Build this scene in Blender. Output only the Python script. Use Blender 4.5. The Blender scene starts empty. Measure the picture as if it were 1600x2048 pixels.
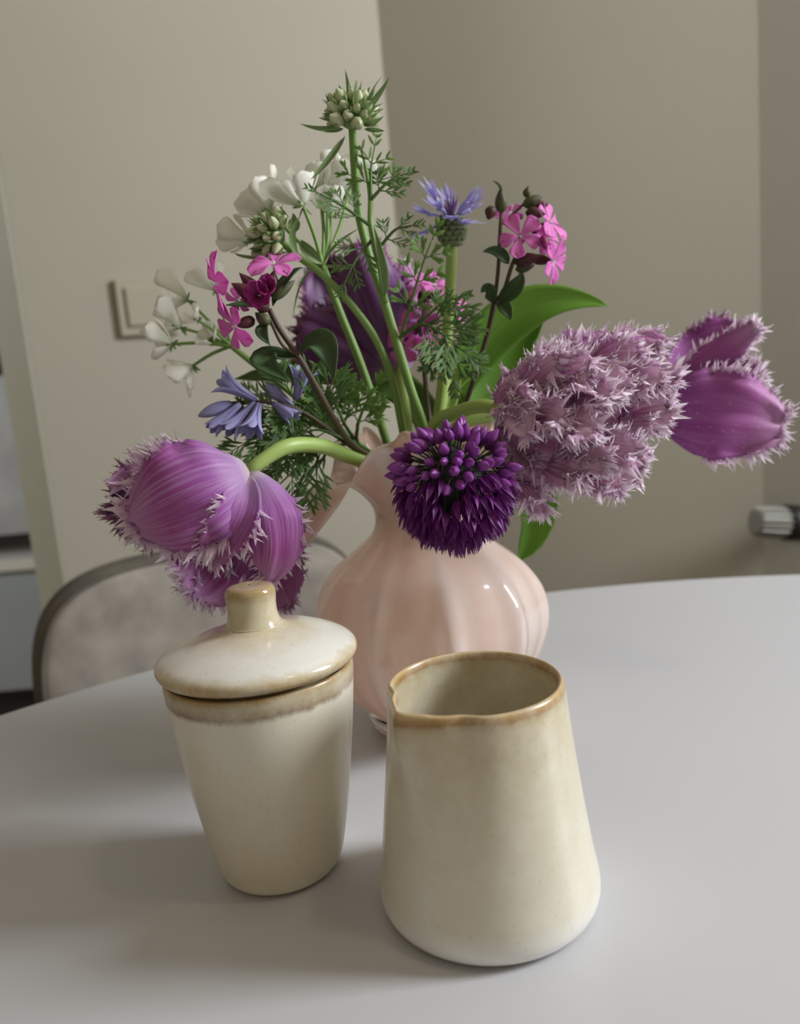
import bpy, math, random
import numpy as np
from mathutils import Vector, Matrix

scene = bpy.context.scene
C = scene.collection
# ------------------------------------------------------------------ camera
TZ = 0.75                       # table top height
CAMZ = TZ + 0.19
FPX = 1600.0
PITCH, ROLL = math.radians(9.5), math.radians(5.0)
fwd = Vector((0, math.cos(PITCH), -math.sin(PITCH)))
_r = Vector((1, 0, 0)); _u = Vector((0, math.sin(PITCH), math.cos(PITCH)))
cR = _r * math.cos(ROLL) - _u * math.sin(ROLL)
cU = _r * math.sin(ROLL) + _u * math.cos(ROLL)
CAM = Vector((0, 0, CAMZ))
cam_data = bpy.data.cameras.new('camera')
cam = bpy.data.objects.new('camera', cam_data); C.objects.link(cam)
m3 = Matrix((cR, cU, -fwd)).transposed()
cam.matrix_world = Matrix.Translation(CAM) @ m3.to_4x4()
cam_data.sensor_fit = 'VERTICAL'; cam_data.sensor_height = 36.0
cam_data.lens = FPX * 36.0 / 2048.0
cam_data.clip_start = 0.01
cam_data.dof.use_dof = True
cam_data.dof.focus_distance = 0.32
cam_data.dof.aperture_fstop = 8.5
scene.camera = cam

# ------------------------------------------------------------------ world and light
w = bpy.data.worlds.new('world'); scene.world = w; w.use_nodes = True
bgn = w.node_tree.nodes['Background']
bgn.inputs[0].default_value = (1.0, 0.84, 0.61, 1); bgn.inputs[1].default_value = 0.28

def area(name, loc, target, sx, sy, power, col):
    l = bpy.data.lights.new(name, 'AREA'); l.shape = 'RECTANGLE'; l.size = sx; l.size_y = sy
    l.energy = power; l.color = col
    o = bpy.data.objects.new(name, l); C.objects.link(o); o.location = loc
    o.rotation_euler = (Vector(target) - Vector(loc)).to_track_quat('-Z', 'Y').to_euler()
    return o
# daylight coming in through the window in the right-hand wall
area('window_daylight', (1.66, 0.26, 1.72), (0.0, 0.40, 0.95), 0.42, 0.90, 43.0, (0.93, 0.965, 1.0))
# unseen fill light added to brighten the kitchen beyond the doorway
area('kitchen_fill', (-2.1, 1.0, 2.1), (-1.15, 2.4, 0.7), 0.5, 0.5, 30.0, (0.95, 0.97, 1.0))
# warm ceiling lamp over the room, to the right of and behind the photographer
pl = bpy.data.lights.new('ceiling_lamp_light', 'POINT'); pl.energy = 4.5; pl.color = (1.0, 0.83, 0.60); pl.shadow_soft_size = 0.06
plo = bpy.data.objects.new('ceiling_lamp_light', pl); C.objects.link(plo); plo.location = (0.62, -0.05, 2.25)

scene.view_settings.view_transform = 'Standard'; scene.view_settings.look = 'None'
scene.view_settings.gamma = 1.0; scene.view_settings.use_curve_mapping = False
scene.view_settings.exposure = 0.10

# ------------------------------------------------------------------ pixel helpers
def ray(px, py): return fwd + cR * ((px - 800) / FPX) - cU * ((py - 1024) / FPX)
def P(px, py, Y):
    d = ray(px, py); return CAM + d * (Y / d.y)
def hit(px, py, p0, n):
    d = ray(px, py); return CAM + d * ((Vector(p0) - CAM).dot(n) / d.dot(n))
def PP(pts): return [P(*p) for p in pts]

# ------------------------------------------------------------------ material helpers
MATS = {}
def nodes(name):
    m = bpy.data.materials.new(name); m.use_nodes = True
    nt = m.node_tree; b = nt.nodes['Principled BSDF']; MATS[name] = m
    return m, nt, b
def N(nt, t, **kw):
    n = nt.nodes.new(t)
    for k, v in kw.items():
        if k.startswith('i_'): n.inputs[k[2:].replace('_', ' ')].default_value = v
        else: setattr(n, k, v)
    return n
def L(nt, a, b): nt.links.new(a, b)
def ramp(nt, fac, stops):
    r = nt.nodes.new('ShaderNodeValToRGB'); e = r.color_ramp.elements
    while len(e) > 1: e.remove(e[-1])
    for i, (p, c) in enumerate(stops):
        x = e[0] if i == 0 else e.new(p)
        x.position = p; x.color = (*c, 1)
    L(nt, fac, r.inputs[0]); return r
def mixc(nt, fac, a, b, mode='MIX'):
    n = nt.nodes.new('ShaderNodeMix'); n.data_type = 'RGBA'; n.blend_type = mode
    for sock, v in ((n.inputs[0], fac), (n.inputs[6], a), (n.inputs[7], b)):
        if hasattr(v, 'links'): L(nt, v, sock)
        else: sock.default_value = v if isinstance(v, float) else (*v, 1)
    return n.outputs[2]
def plain(name, col, rough=0.5, var=0.0, scale=30.0, bump=0.0, bscale=200.0, spec=0.5, coat=0.0, metal=0.0):
    m, nt, b = nodes(name)
    b.inputs['Roughness'].default_value = rough; b.inputs['Specular IOR Level'].default_value = spec
    b.inputs['Coat Weight'].default_value = coat; b.inputs['Metallic'].default_value = metal
    tc = N(nt, 'ShaderNodeTexCoord')
    if var:
        nz = N(nt, 'ShaderNodeTexNoise', i_Scale=scale, i_Detail=4.0); L(nt, tc.outputs['Object'], nz.inputs['Vector'])
        lo = tuple(c * (1 - var) for c in col); hi = tuple(min(1, c * (1 + var)) for c in col)
        r = ramp(nt, nz.outputs[0], [(0.3, lo), (0.7, hi)]); L(nt, r.outputs[0], b.inputs['Base Color'])
    else: b.inputs['Base Color'].default_value = (*col, 1)
    if bump:
        nz = N(nt, 'ShaderNodeTexNoise', i_Scale=bscale, i_Detail=3.0); L(nt, tc.outputs['Object'], nz.inputs['Vector'])
        bp = N(nt, 'ShaderNodeBump', i_Strength=bump, i_Distance=0.001); L(nt, nz.outputs[0], bp.inputs['Height'])
        L(nt, bp.outputs[0], b.inputs['Normal'])
    return m
def petalmat(name, stops, streak=(0.5, 0.5, 0.5), samt=0.5, edge=None, transl=0.3, rough=0.45, vs=14.0, us=1.2, speck=None):
    """colour along the petal (UV x), streaks running lengthwise, optional paler rim (UV y towards 0 and 1)"""
    m, nt, b = nodes(name)
    uv = N(nt, 'ShaderNodeUVMap'); sp = N(nt, 'ShaderNodeSeparateXYZ'); L(nt, uv.outputs[0], sp.inputs[0])
    base = ramp(nt, sp.outputs[0], stops).outputs[0]
    mp = N(nt, 'ShaderNodeMapping'); mp.inputs['Scale'].default_value = (us, vs, 1); L(nt, uv.outputs[0], mp.inputs[0])
    geo = N(nt, 'ShaderNodeObjectInfo'); ad = N(nt, 'ShaderNodeVectorMath', operation='ADD')
    cb = N(nt, 'ShaderNodeCombineXYZ'); ml = N(nt, 'ShaderNodeMath', operation='MULTIPLY'); ml.inputs[1].default_value = 37.0
    L(nt, geo.outputs['Random'], ml.inputs[0]); L(nt, ml.outputs[0], cb.inputs[2])
    L(nt, mp.outputs[0], ad.inputs[0]); L(nt, cb.outputs[0], ad.inputs[1])
    nz = N(nt, 'ShaderNodeTexNoise', i_Scale=1.0, i_Detail=5.0, i_Roughness=0.65); L(nt, ad.outputs[0], nz.inputs['Vector'])
    fr = ramp(nt, nz.outputs[0], [(0.42, (0, 0, 0)), (0.68, (samt,) * 3)])
    col = mixc(nt, fr.outputs[0], base, streak)
    if edge:
        e1 = N(nt, 'ShaderNodeMath', operation='SUBTRACT'); e1.inputs[1].default_value = 0.5; L(nt, sp.outputs[1], e1.inputs[0])
        e2 = N(nt, 'ShaderNodeMath', operation='ABSOLUTE'); L(nt, e1.outputs[0], e2.inputs[0])
        er = ramp(nt, e2.outputs[0], [(edge[1], (0, 0, 0)), (0.5, (edge[2],) * 3)])
        col = mixc(nt, er.outputs[0], col, edge[0])
    if speck:
        mp2 = N(nt, 'ShaderNodeMapping'); mp2.inputs['Scale'].default_value = (14, 26, 1); L(nt, uv.outputs[0], mp2.inputs[0])
        vo = N(nt, 'ShaderNodeTexVoronoi', i_Scale=1.0); L(nt, mp2.outputs[0], vo.inputs['Vector'])
        sr = ramp(nt, vo.outputs['Distance'], [(0.10, (0.8, 0.8, 0.8)), (0.17, (0, 0, 0))])
        col = mixc(nt, sr.outputs[0], col, speck)
    L(nt, col, b.inputs['Base Color']); b.inputs['Roughness'].default_value = rough
    b.inputs['Specular IOR Level'].default_value = 0.35
    bp = N(nt, 'ShaderNodeBump', i_Strength=0.35, i_Distance=0.0006); L(nt, nz.outputs[0], bp.inputs['Height']); L(nt, bp.outputs[0], b.inputs['Normal'])
    if transl:
        tr = N(nt, 'ShaderNodeBsdfTranslucent'); L(nt, col, tr.inputs[0])
        mx = N(nt, 'ShaderNodeMixShader'); mx.inputs[0].default_value = transl
        out = nt.nodes['Material Output']
        L(nt, b.outputs[0], mx.inputs[1]); L(nt, tr.outputs[0], mx.inputs[2]); L(nt, mx.outputs[0], out.inputs[0])
    return m

# ------------------------------------------------------------------ mesh helpers
class G:
    """vertex / face / uv collector"""
    def __init__(s): s.v = []; s.f = []; s.uv = []; s.mi = []
    def add(s, v, f, uv=None, mi=0):
        o = len(s.v); s.v += [Vector(x) for x in v]
        s.f += [tuple(i + o for i in q) for q in f]; s.mi += [mi] * len(f)
        s.uv += (list(uv) if uv else [(0.5, 0.5)] * len(v))
        return s
def mesh(name, g, mat, smooth=True, origin=Vector((0, 0, 0))):
    me = bpy.data.meshes.new(name)
    me.from_pydata([tuple(v - origin) for v in g.v], [], g.f)
    mats = mat if isinstance(mat, (list, tuple)) else [mat]
    for m in mats: me.materials.append(m)
    if len(mats) > 1: me.polygons.foreach_set('material_index', g.mi)
    ul = me.uv_layers.new(name='UVMap')
    idx = np.zeros(len(me.loops), dtype=np.int32); me.loops.foreach_get('vertex_index', idx)
    ul.data.foreach_set('uv', np.array(g.uv, dtype=np.float32)[idx].ravel())
    if smooth: me.polygons.foreach_set('use_smooth', [True] * len(me.polygons))
    me.update(); return me
def thing(name, label, cat, loc, group=None):
    o = bpy.data.objects.new(name, None); C.objects.link(o); o.location = loc
    o.empty_display_size = 0.01; o['label'] = label; o['category'] = cat
    if group: o['group'] = group
    return o
def part(name, g, mat, parent, smooth=True, label=None, solid=0.0, kind=None):
    top = parent
    while top.parent: top = top.parent
    me = mesh(name, g, mat, smooth, Vector(top.location))
    o = bpy.data.objects.new(name, me); C.objects.link(o); o.parent = parent
    if label: o['label'] = label
    if kind: o['kind'] = kind
    if solid:
        md = o.modifiers.new('thickness', 'SOLIDIFY'); md.thickness = solid; md.offset = 0
    return o
def inst(name, me, parent, M):
    """share mesh data; M is a matrix in the root's space (world minus root location)"""
    o = bpy.data.objects.new(name, me); C.objects.link(o); o.parent = parent; o.matrix_local = M
    return o
def single(name, g, mat, label, cat, loc=(0, 0, 0), smooth=True, group=None):
    me = mesh(name, g, mat, smooth, Vector(loc)); o = bpy.data.objects.new(name, me); C.objects.link(o)
    o.location = loc; o['label'] = label; o['category'] = cat
    if group: o['group'] = group
    return o
def struct(name, g, mat, smooth=False, label=None):
    o = bpy.data.objects.new(name, mesh(name, g, mat, smooth)); C.objects.link(o); o['kind'] = 'structure'
    if label: o['label'] = label
    return o
def box(g, lo, hi, M=None, mi=0, bev=0.0):
    x0, y0, z0 = lo; x1, y1, z1 = hi
    v = [Vector(p) for p in ((x0,y0,z0),(x1,y0,z0),(x1,y1,z0),(x0,y1,z0),(x0,y0,z1),(x1,y0,z1),(x1,y1,z1),(x0,y1,z1))]
    if M is not None: v = [M @ p for p in v]
    g.add(v, [(3,2,1,0),(4,5,6,7),(0,1,5,4),(1,2,6,5),(2,3,7,6),(3,0,4,7)], mi=mi); return g
def catmull(pts, k=6):
    pts = [Vector(p) for p in pts]; out = []
    if len(pts) < 3: return [pts[0].lerp(pts[-1], i / k) for i in range(k + 1)]
    q = [pts[0] * 2 - pts[1]] + pts + [pts[-1] * 2 - pts[-2]]
    for i in range(1, len(q) - 2):
        a, b, c, d = q[i-1:i+3]
        for j in range(k):
            t = j / k
            out.append(0.5 * ((2*b) + (c-a)*t + (2*a-5*b+4*c-d)*t*t + (3*b-a-3*c+d)*t**3))
    out.append(pts[-1]); return out
def tube(g, pts, r, n=8, k=6, mi=0, ridges=0, cap=True):
    """r: number or list of radii spread along the path"""
    p = catmull(pts, k) if k else [Vector(x) for x in pts]
    m = len(p)
    rr = [r] * m if not isinstance(r, (list, tuple)) else list(np.interp(np.linspace(0, 1, m), np.linspace(0, 1, len(r)), r))
    t0 = (p[1] - p[0]).normalized(); nrm = t0.orthogonal().normalized(); vs = []; uv = []
    for i in range(m):
        t = (p[min(i+1, m-1)] - p[max(i-1, 0)]).normalized()
        nrm = (nrm - t * nrm.dot(t)).normalized(); bn = t.cross(nrm)
        for j in range(n):
            a = 2 * math.pi * j / n; q = rr[i] * (1 + (0.13 if ridges and j % 2 else 0))
            vs.append(p[i] + (nrm * math.cos(a) + bn * math.sin(a)) * q); uv.append((i / (m - 1), j / n))
    fs = [(i*n+j, i*n+(j+1) % n, (i+1)*n+(j+1) % n, (i+1)*n+j) for i in range(m-1) for j in range(n)]
    if cap: fs += [tuple(range(n-1, -1, -1)), tuple((m-1)*n + j for j in range(n))]
    g.add(vs, fs, uv, mi); return g
def revolve(g, prof, n=48, c=(0, 0, 0), mod=None, mi=0, closed=False):
    vs = []; uv = []; m = len(prof)
    for i, (r, z) in enumerate(prof):
        for j in range(n):
            a = 2 * math.pi * j / n; q = Vector((r * math.cos(a), r * math.sin(a), z))
            if mod: q = mod(q, a, i)
            vs.append(q + Vector(c)); uv.append((i / (m-1), j / n))
    fs = [(i*n+j, i*n+(j+1) % n, (i+1)*n+(j+1) % n, (i+1)*n+j) for i in range(m-1) for j in range(n)]
    g.add(vs, fs, uv, mi); return g
def smooth_prof(pts, k=6):
    return [(p.x, p.y) for p in catmull([Vector((a, b, 0)) for a, b in pts], k)]

def lance(u): return max(0.0, math.sin(math.pi * min(1, u) ** 0.75)) ** 0.9
def tulip_prof(u):
    if u < 0.5: return 0.28 + 0.72 * math.sin(math.pi * u)
    return max(0.34, max(0.0, 1 - ((u - 0.5) / 0.5) ** 2.6) ** 0.55)
def obov(u): return (0.14 + 0.86 * u ** 1.3) if u < 0.72 else (0.14 + 0.86 * 0.72 ** 1.3) * max(0.0, 1 - ((u - 0.72) / 0.28) ** 2.2) ** 0.6
def surf(base, mid, tip, width, facing, cup=0.3, nu=14, nv=8, prof=lance, ruf=0.0, kr=3.0, ph=0.0, rng=None, notch=0.0, fold=0.0):
    """a petal or leaf grid about a quadratic centre line that passes mid; returns rows of points and frames"""
    base, mid, tip = Vector(base), Vector(mid), Vector(tip); ctrl = mid * 2 - (base + tip) * 0.5
    facing = Vector(facing).normalized(); rows = []; frames = []
    for i in range(nu + 1):
        u = i / nu
        c = base * (1-u)**2 + ctrl * (2*u*(1-u)) + tip * u*u
        T = ((ctrl - base) * (1-u) + (tip - ctrl) * u).normalized()
        side = T.cross(facing)
        side = side.normalized() if side.length > 1e-5 else T.orthogonal()
        Nn = side.cross(T); wv = width * prof(u); row = []
        for j in range(nv + 1):
            v = -1 + 2 * j / nv
            q = c + side * (v * wv) + Nn * (cup * wv * (v*v - 0.3) + fold * wv * abs(v))
            if ruf: q += Nn * (ruf * width * abs(v)**2 * math.sin(kr * 2*math.pi*u + ph + (1.7 if v > 0 else 0)) * min(1, u*2))
            if notch and u > 0.8: q -= T * (notch * (u - 0.8) / 0.2 * max(0, 1 - abs(v) * 2.2))
            row.append(q)
        rows.append(row); frames.append((T, side, Nn, wv))
    return rows, frames
def addsurf(g, rows, mi=0):
    nu, nv = len(rows) - 1, len(rows[0]) - 1
    vs = [q for r in rows for q in r]; uv = [(i / nu, j / nv) for i in range(nu+1) for j in range(nv+1)]
    g.add(vs, [(i*(nv+1)+j, i*(nv+1)+j+1, (i+1)*(nv+1)+j+1, (i+1)*(nv+1)+j) for i in range(nu) for j in range(nv)], uv, mi); return g
def spike(g, p, d, ln, w, rng, bend=0.4):
    d = d.normalized(); o = d.orthogonal().normalized(); o2 = d.cross(o)
    k = o * math.cos(rng.random() * 6.28) + o2 * math.sin(rng.random() * 6.28)
    m = p + d * ln * 0.5 + k * ln * bend * 0.25; e = p + d * ln + k * ln * bend
    vs = []; uv = []
    for c, r, u in ((p, w, 0.0), (m, w * 0.62, 0.5)):
        for j in range(3):
            a = j * 2.094; vs.append(c + (o * math.cos(a) + o2 * math.sin(a)) * r); uv.append((u, 0.5))
    vs.append(e); uv.append((1, 0.5))
    g.add(vs, [(0,1,4,3),(1,2,5,4),(2,0,3,5),(3,4,6),(4,5,6),(5,3,6)], uv)
    return m, e
def lobe(g, b, t, w, facing):
    T = t - b; s = T.cross(facing)
    if s.length < 1e-7: return
    s.normalize(); nn = s.cross(T).normalized(); m1 = b.lerp(t, .35); m2 = b.lerp(t, .7)
    g.add([b, m1 - s*w, m1 + nn*w*.35, m1 + s*w, m2 - s*w*.85, m2 + nn*w*.3, m2 + s*w*.85, t],
          [(0,2,1),(0,3,2),(1,2,5,4),(2,3,6,5),(4,5,7),(5,6,7)],
          [(0,.5),(.35,0),(.35,.5),(.35,1),(.7,0),(.7,.5),(.7,1),(1,.5)])
def tooth(g, b, t, w, facing):
    T = t - b; s = T.cross(facing)
    if s.length < 1e-7: return
    s.normalize(); nn = s.cross(T).normalized(); m1 = b.lerp(t, .5) + nn*w*.3
    g.add([b - s*w, b + nn*w*.5, b + s*w, m1 - s*w*.45, m1 + nn*w*.25, m1 + s*w*.45, t + nn*w*.8],
          [(0,1,4,3),(1,2,5,4),(3,4,6),(4,5,6)], [(0,0),(0,.5),(0,1),(.5,.2),(.5,.5),(.5,.8),(1,.5)])
def fringe_line(g, pts, dirs, n, ln, rng, w=0.00045, jit=0.55, twig=2, norm=None):
    m = len(pts) - 1
    for i in range(n):
        t = (i + rng.random()) / n * m; k = min(int(t), m - 1); f = t - k
        p = pts[k].lerp(pts[k+1], f); d = dirs[k].lerp(dirs[k+1], f)
        if d.length < 1e-6: continue
        d = d.normalized() + Vector((rng.uniform(-1, 1), rng.uniform(-1, 1), rng.uniform(-1, 1))) * jit
        l = ln * rng.uniform(0.35, 1.15)
        if rng.random() < 0.6:
            tooth(g, p - d.normalized()*.0012, p + d.normalized()*l, l*rng.uniform(.18, .34), Vector((rng.uniform(-1, 1), -1, rng.uniform(-1, 1))))
            if rng.random() < 0.6: continue
        mm, e = spike(g, p, d, l, w * rng.uniform(0.8, 1.9), rng)
        for _ in range(twig):
            if rng.random() < 0.7:
                dd = d.normalized() + Vector((rng.uniform(-1, 1), rng.uniform(-1, 1), rng.uniform(-1, 1))) * 0.9
                spike(g, p.lerp(e, rng.uniform(0.15, 0.6)), dd, l * rng.uniform(0.25, 0.6), w * 0.8, rng)
def fringe_edge(g, rows, frames, n, ln, rng, u0=0.35, **kw):
    nu = len(rows) - 1; s = int(u0 * nu); pts = []; dirs = []
    for i in range(s, nu): pts.append(rows[i][0]); T, sd, Nn, wv = frames[i]; dirs.append(-sd + T * (0.2 + 0.9 * (i / nu)))
    nv = len(rows[0])
    for j in range(nv): pts.append(rows[nu-1][j].lerp(rows[nu][j], 0.7)); T, sd, Nn, wv = frames[nu]; dirs.append(T + sd * ((j/(nv-1))*2-1) * 0.7)
    for i in range(nu - 1, s - 1, -1): pts.append(rows[i][-1]); T, sd, Nn, wv = frames[i]; dirs.append(sd + T * (0.2 + 0.9 * (i / nu)))
    fringe_line(g, pts, dirs, n, ln, rng, **kw)
#@@ROOM
# ------------------------------------------------------------------ setting
wall_m = plain('wall_paint', (0.42, 0.395, 0.325), 0.85, var=0.03, scale=3.0, bump=0.06, bscale=260)
wall_c = plain('wall_paint_cool', (0.42, 0.40, 0.35), 0.85, var=0.03, scale=3.0, bump=0.06, bscale=260)
trim_m = plain('trim_paint', (0.40, 0.40, 0.32), 0.6, var=0.03)
ceil_m = plain('ceiling_paint', (0.55, 0.53, 0.48), 0.9)
floor_m = plain('floor_wood', (0.17, 0.125, 0.085), 0.5, var=0.2, scale=6)
H = 2.55
def ang(a): return Vector((math.cos(math.radians(a)), math.sin(math.radians(a)), 0))
dA = ang(18); nA = Vector((dA.y, -dA.x, 0)); pS = P(292, 615, 1.22)
dB = ang(-22); nB = Vector((dB.y, -dB.x, 0))
cAB = hit(779, 300, pS, nA); cBC = hit(1519, 350, cAB, nB)
dC = ang(-36); nC = Vector((dC.y, -dC.x, 0))
eA = hit(63, 720, pS, nA)
def wall(name, p, q, n, mat, t=0.1, z0=0.0, z1=H):
    g = G(); p = Vector((p.x, p.y, 0)); q = Vector((q.x, q.y, 0)); b = -n * t
    v = [p + Vector((0,0,z0)), q + Vector((0,0,z0)), q + b + Vector((0,0,z0)), p + b + Vector((0,0,z0))]
    v += [x + Vector((0,0,z1-z0)) for x in v]
    g.add(v, [(3,2,1,0),(4,5,6,7),(0,1,5,4),(1,2,6,5),(2,3,7,6),(3,0,4,7)])
    return struct(name, g, mat)
wall('wall_back_switch', eA, cAB, nA, wall_m)
wall('wall_back', cAB, cBC, nB, wall_m)
eC = cBC + dC * 0.42
wall('wall_back_radiator', cBC, eC, nC, wall_c)
XW = 1.62
pD = Vector((XW, eC.y, 0)); wall('wall_right_return', eC, pD, Vector((0, -1, 0)), wall_m)
nR = Vector((-1, 0, 0)); wy0, wy1, wz0, wz1 = 0.03, 0.49, 1.24, 2.24
wall('wall_right_far', Vector((XW, eC.y, 0)), Vector((XW, wy1, 0)), nR, wall_m)
wall('wall_right_near', Vector((XW, wy0, 0)), Vector((XW, -1.2, 0)), nR, wall_m)
wall('wall_right_below_window', Vector((XW, wy1, 0)), Vector((XW, wy0, 0)), nR, wall_m, z1=wz0)
wall('wall_right_above_window', Vector((XW, wy1, 0)), Vector((XW, wy0, 0)), nR, wall_m, z0=wz1)
g = G()
for lo, hi in (((XW-.01, wy0-.04, wz0-.04), (XW+.02, wy0, wz1+.04)), ((XW-.01, wy1, wz0-.04), (XW+.02, wy1+.04, wz1+.04)),
               ((XW-.01, wy0, wz1), (XW+.02, wy1, wz1+.04)), ((XW-.05, wy0-.06, wz0-.04), (XW+.02, wy1+.06, wz0))): box(g, lo, hi)
struct('window_1', g, plain('window_white', (0.8, 0.8, 0.78), 0.4))
g = G(); box(g, (-3.2, -1.2, -0.05), (XW+.1, 4.2, 0)); struct('floor', g, floor_m)
g = G(); box(g, (-3.2, -1.2, H), (XW+.1, 4.2, H+.05)); struct('ceiling', g, ceil_m)
# doorway casing at the left end of the switch wall, and the room beyond it
g = G(); cas = ang(62)
M = Matrix.Translation(Vector((eA.x, eA.y, 0))) @ Matrix.Rotation(math.radians(-20), 4, 'Z')
box(g, (-0.052, -0.004, 0), (-0.001, 0.10, 2.1), M); struct('trim_1', g, trim_m)
pL = Vector((eA.x, eA.y, 0)) - dA*.85
wall('wall_left', pL - dA*1.6, pL, nA, wall_m)
KY = 2.35
kw = G(); box(kw, (-3.2, 3.6, 0), (-0.9, 3.7, H)); struct('wall_kitchen', kw, plain('kitchen_wall', (0.42, 0.42, 0.40), 0.8))
def zat(py, Y, px=30): return P(px, py, Y).z
xk = P(30, 1100, KY).x
kit = thing('kitchen_cabinet', 'tall grey kitchen cabinet seen through the doorway beside the switch wall', 'cabinet', (xk, KY, 0))
x0, x1 = xk - 0.75, xk + 0.5
steel = plain('cabinet_grey', (0.30, 0.305, 0.30), 0.35, var=0.25, scale=5)
drw = plain('drawer_grey', (0.27, 0.295, 0.30), 0.4, var=0.05, scale=4)
g = G(); box(g, (x0, KY + 0.022, 0.09), (x1, KY + .5, zat(748, KY))); part('body', g, plain('cabinet_body', (0.25, 0.25, 0.245), 0.6), kit, False)
g = G(); box(g, (x0+.003, KY, zat(1068, KY)), (x1-.003, KY + .02, zat(752, KY))); part('door', g, steel, kit, False, 'brushed grey upper door')
g = G(); box(g, (x0+.003, KY + .004, zat(1094, KY)), (x1-.003, KY + .021, zat(1072, KY))); part('handle_recess', g, plain('black_strip', (0.012, 0.013, 0.013), 0.4), kit, False, 'black recessed handle strip')
g = G(); box(g, (x0, KY - .012, zat(1140, KY)), (x1, KY + .021, zat(1120, KY))); part('ledge', g, plain('ledge_white', (0.50, 0.49, 0.42), 0.5), kit, False, 'pale horizontal ledge')
g = G(); box(g, (x0+.003, KY, 0.10), (x1-.003, KY + .02, zat(1145, KY))); part('drawer', g, drw, kit, False)
g = G(); box(g, (x0, KY + .04, 0.0), (x1, KY + .45, 0.09)); part('plinth', g, MATS['black_strip'], kit, False)
# canister on the cabinet
cx, cy = P(-12, 720, KY + .10).x, KY + .10; zt = zat(748, KY)
can = thing('canister', 'black canister with a dull red lid standing on the grey kitchen cabinet', 'canister', (cx, cy, zt))
g = G(); revolve(g, [(0, zt), (.045, zt), (.048, zt+.004), (.048, zt+.05), (.044, zt+.055), (0, zt+.055)], 32, (cx, cy, 0)); part('body', g, MATS['black_strip'], can)
g = G(); revolve(g, [(.045, zt+.055), (.047, zt+.058), (.045, zt+.10), (.03, zt+.112), (.012, zt+.115), (.011, zt+.13), (0, zt+.131)], 32, (cx, cy, 0)); part('lid', g, plain('dull_red', (0.22, 0.10, 0.085), 0.5), can)

# light switch on the switch wall
sw_m = plain('switch_plastic', (0.42, 0.39, 0.31), 0.45)
def onA(a, z, d): return Vector((pS.x, pS.y, pS.z)) + dA * a + Vector((0, 0, z)) + nA * d
def slab(g, hw, hh, d0, d1, bev):
    rings = [(hw, hh, d0), (hw, hh, d1 - bev), (hw - bev, hh - bev, d1), ]
    vs = []
    for a, b_, d in rings: vs += [onA(-a, -b_, d), onA(a, -b_, d), onA(a, b_, d), onA(-a, b_, d)]
    fs = [(i*4+j, i*4+(j+1) % 4, i*4+4+(j+1) % 4, i*4+4+j) for i in range(2) for j in range(4)] + [(8, 9, 10, 11)]
    g.add(vs, fs)
sw = thing('light_switch', 'square beige light switch on the wall behind the white flowers', 'light switch', pS)
g = G(); slab(g, 0.0405, 0.0405, 0.0, 0.011, 0.002); part('frame', g, sw_m, sw, False)
g = G(); slab(g, 0.0275, 0.0275, 0.011, 0.016, 0.002); part('rocker', g, sw_m, sw, False)

# radiator valve with thermostat head
vc = P(1582, 1046, 1.10); ax = (P(1500, 1043, 1.09) - vc).normalized()
val = thing('radiator_valve', 'white ribbed radiator thermostat head with a black collar beside the wall', 'radiator valve', (vc.x, vc.y, 0))
def along(g, prof, n, ribs=0):
    o = ax.orthogonal().normalized(); o2 = ax.cross(o); vs = []
    for r, t in prof:
        for j in range(n):
            a = 2*math.pi*j/n; q = r * (1 - (0.16 if ribs and j % 4 < 2 else 0)); vs.append(vc + ax*t + (o*math.cos(a) + o2*math.sin(a))*q)
    m = len(prof); g.add(vs, [(i*n+j, i*n+(j+1) % n, (i+1)*n+(j+1) % n, (i+1)*n+j) for i in range(m-1) for j in range(n)] + [tuple((m-1)*n+j for j in range(n))])
g = G(); along(g, [(.0, .008), (.022, .008), (.0225, .03), (.021, .054), (.017, .057)], 64, 1); part('thermostat_head', g, plain('valve_white', (0.22, 0.215, 0.19), 0.4), val, False)
g = G(); along(g, [(.0, -.022), (.021, -.022), (.025, -.018), (.0255, .008), (.022, .011), (.019, .011)], 40); part('collar', g, plain('valve_black', (0.006, 0.006, 0.006), 0.5), val)
g = G(); tube(g, [vc - ax*.02, vc - ax*.06, vc - ax*.075 + Vector((0,0,-.02)), Vector((vc.x, vc.y, 0)) - ax*.078 + Vector((0,0,.001))], .008, 12); part('pipe', g, plain('pipe_white', (0.55, 0.53, 0.45), 0.4), val)

# ------------------------------------------------------------------ table
tc_, tr_ = Vector((0.185, -0.01, 0)), 0.676
tab_m = plain('table_laminate', (0.56, 0.565, 0.59), 0.42, var=0.012, scale=5, bump=0.03, bscale=500)
tab = thing('dining_table', 'round pale grey laminate table holding the vase and crockery', 'table', (tc_.x, tc_.y, 0))
g = G(); revolve(g, [(0, TZ), (tr_-.006, TZ), (tr_-.002, TZ-.0015), (tr_, TZ-.006), (tr_-.002, TZ-.022), (tr_-.02, TZ-.026), (0, TZ-.026)], 160, tc_); part('table_top', g, tab_m, tab)
g = G(); revolve(g, smooth_prof([(.05, TZ-.026), (.045, .5), (.045, .2), (.06, .06)]), 40, tc_); part('column', g, plain('table_metal', (0.5, 0.5, 0.5), 0.4), tab)
g = G(); revolve(g, [(0, .06), (.06, .06), (.25, .025), (.33, .012), (.335, .0), (0, .0)], 64, tc_); part('base_plate', g, MATS['table_metal'], tab)

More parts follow.
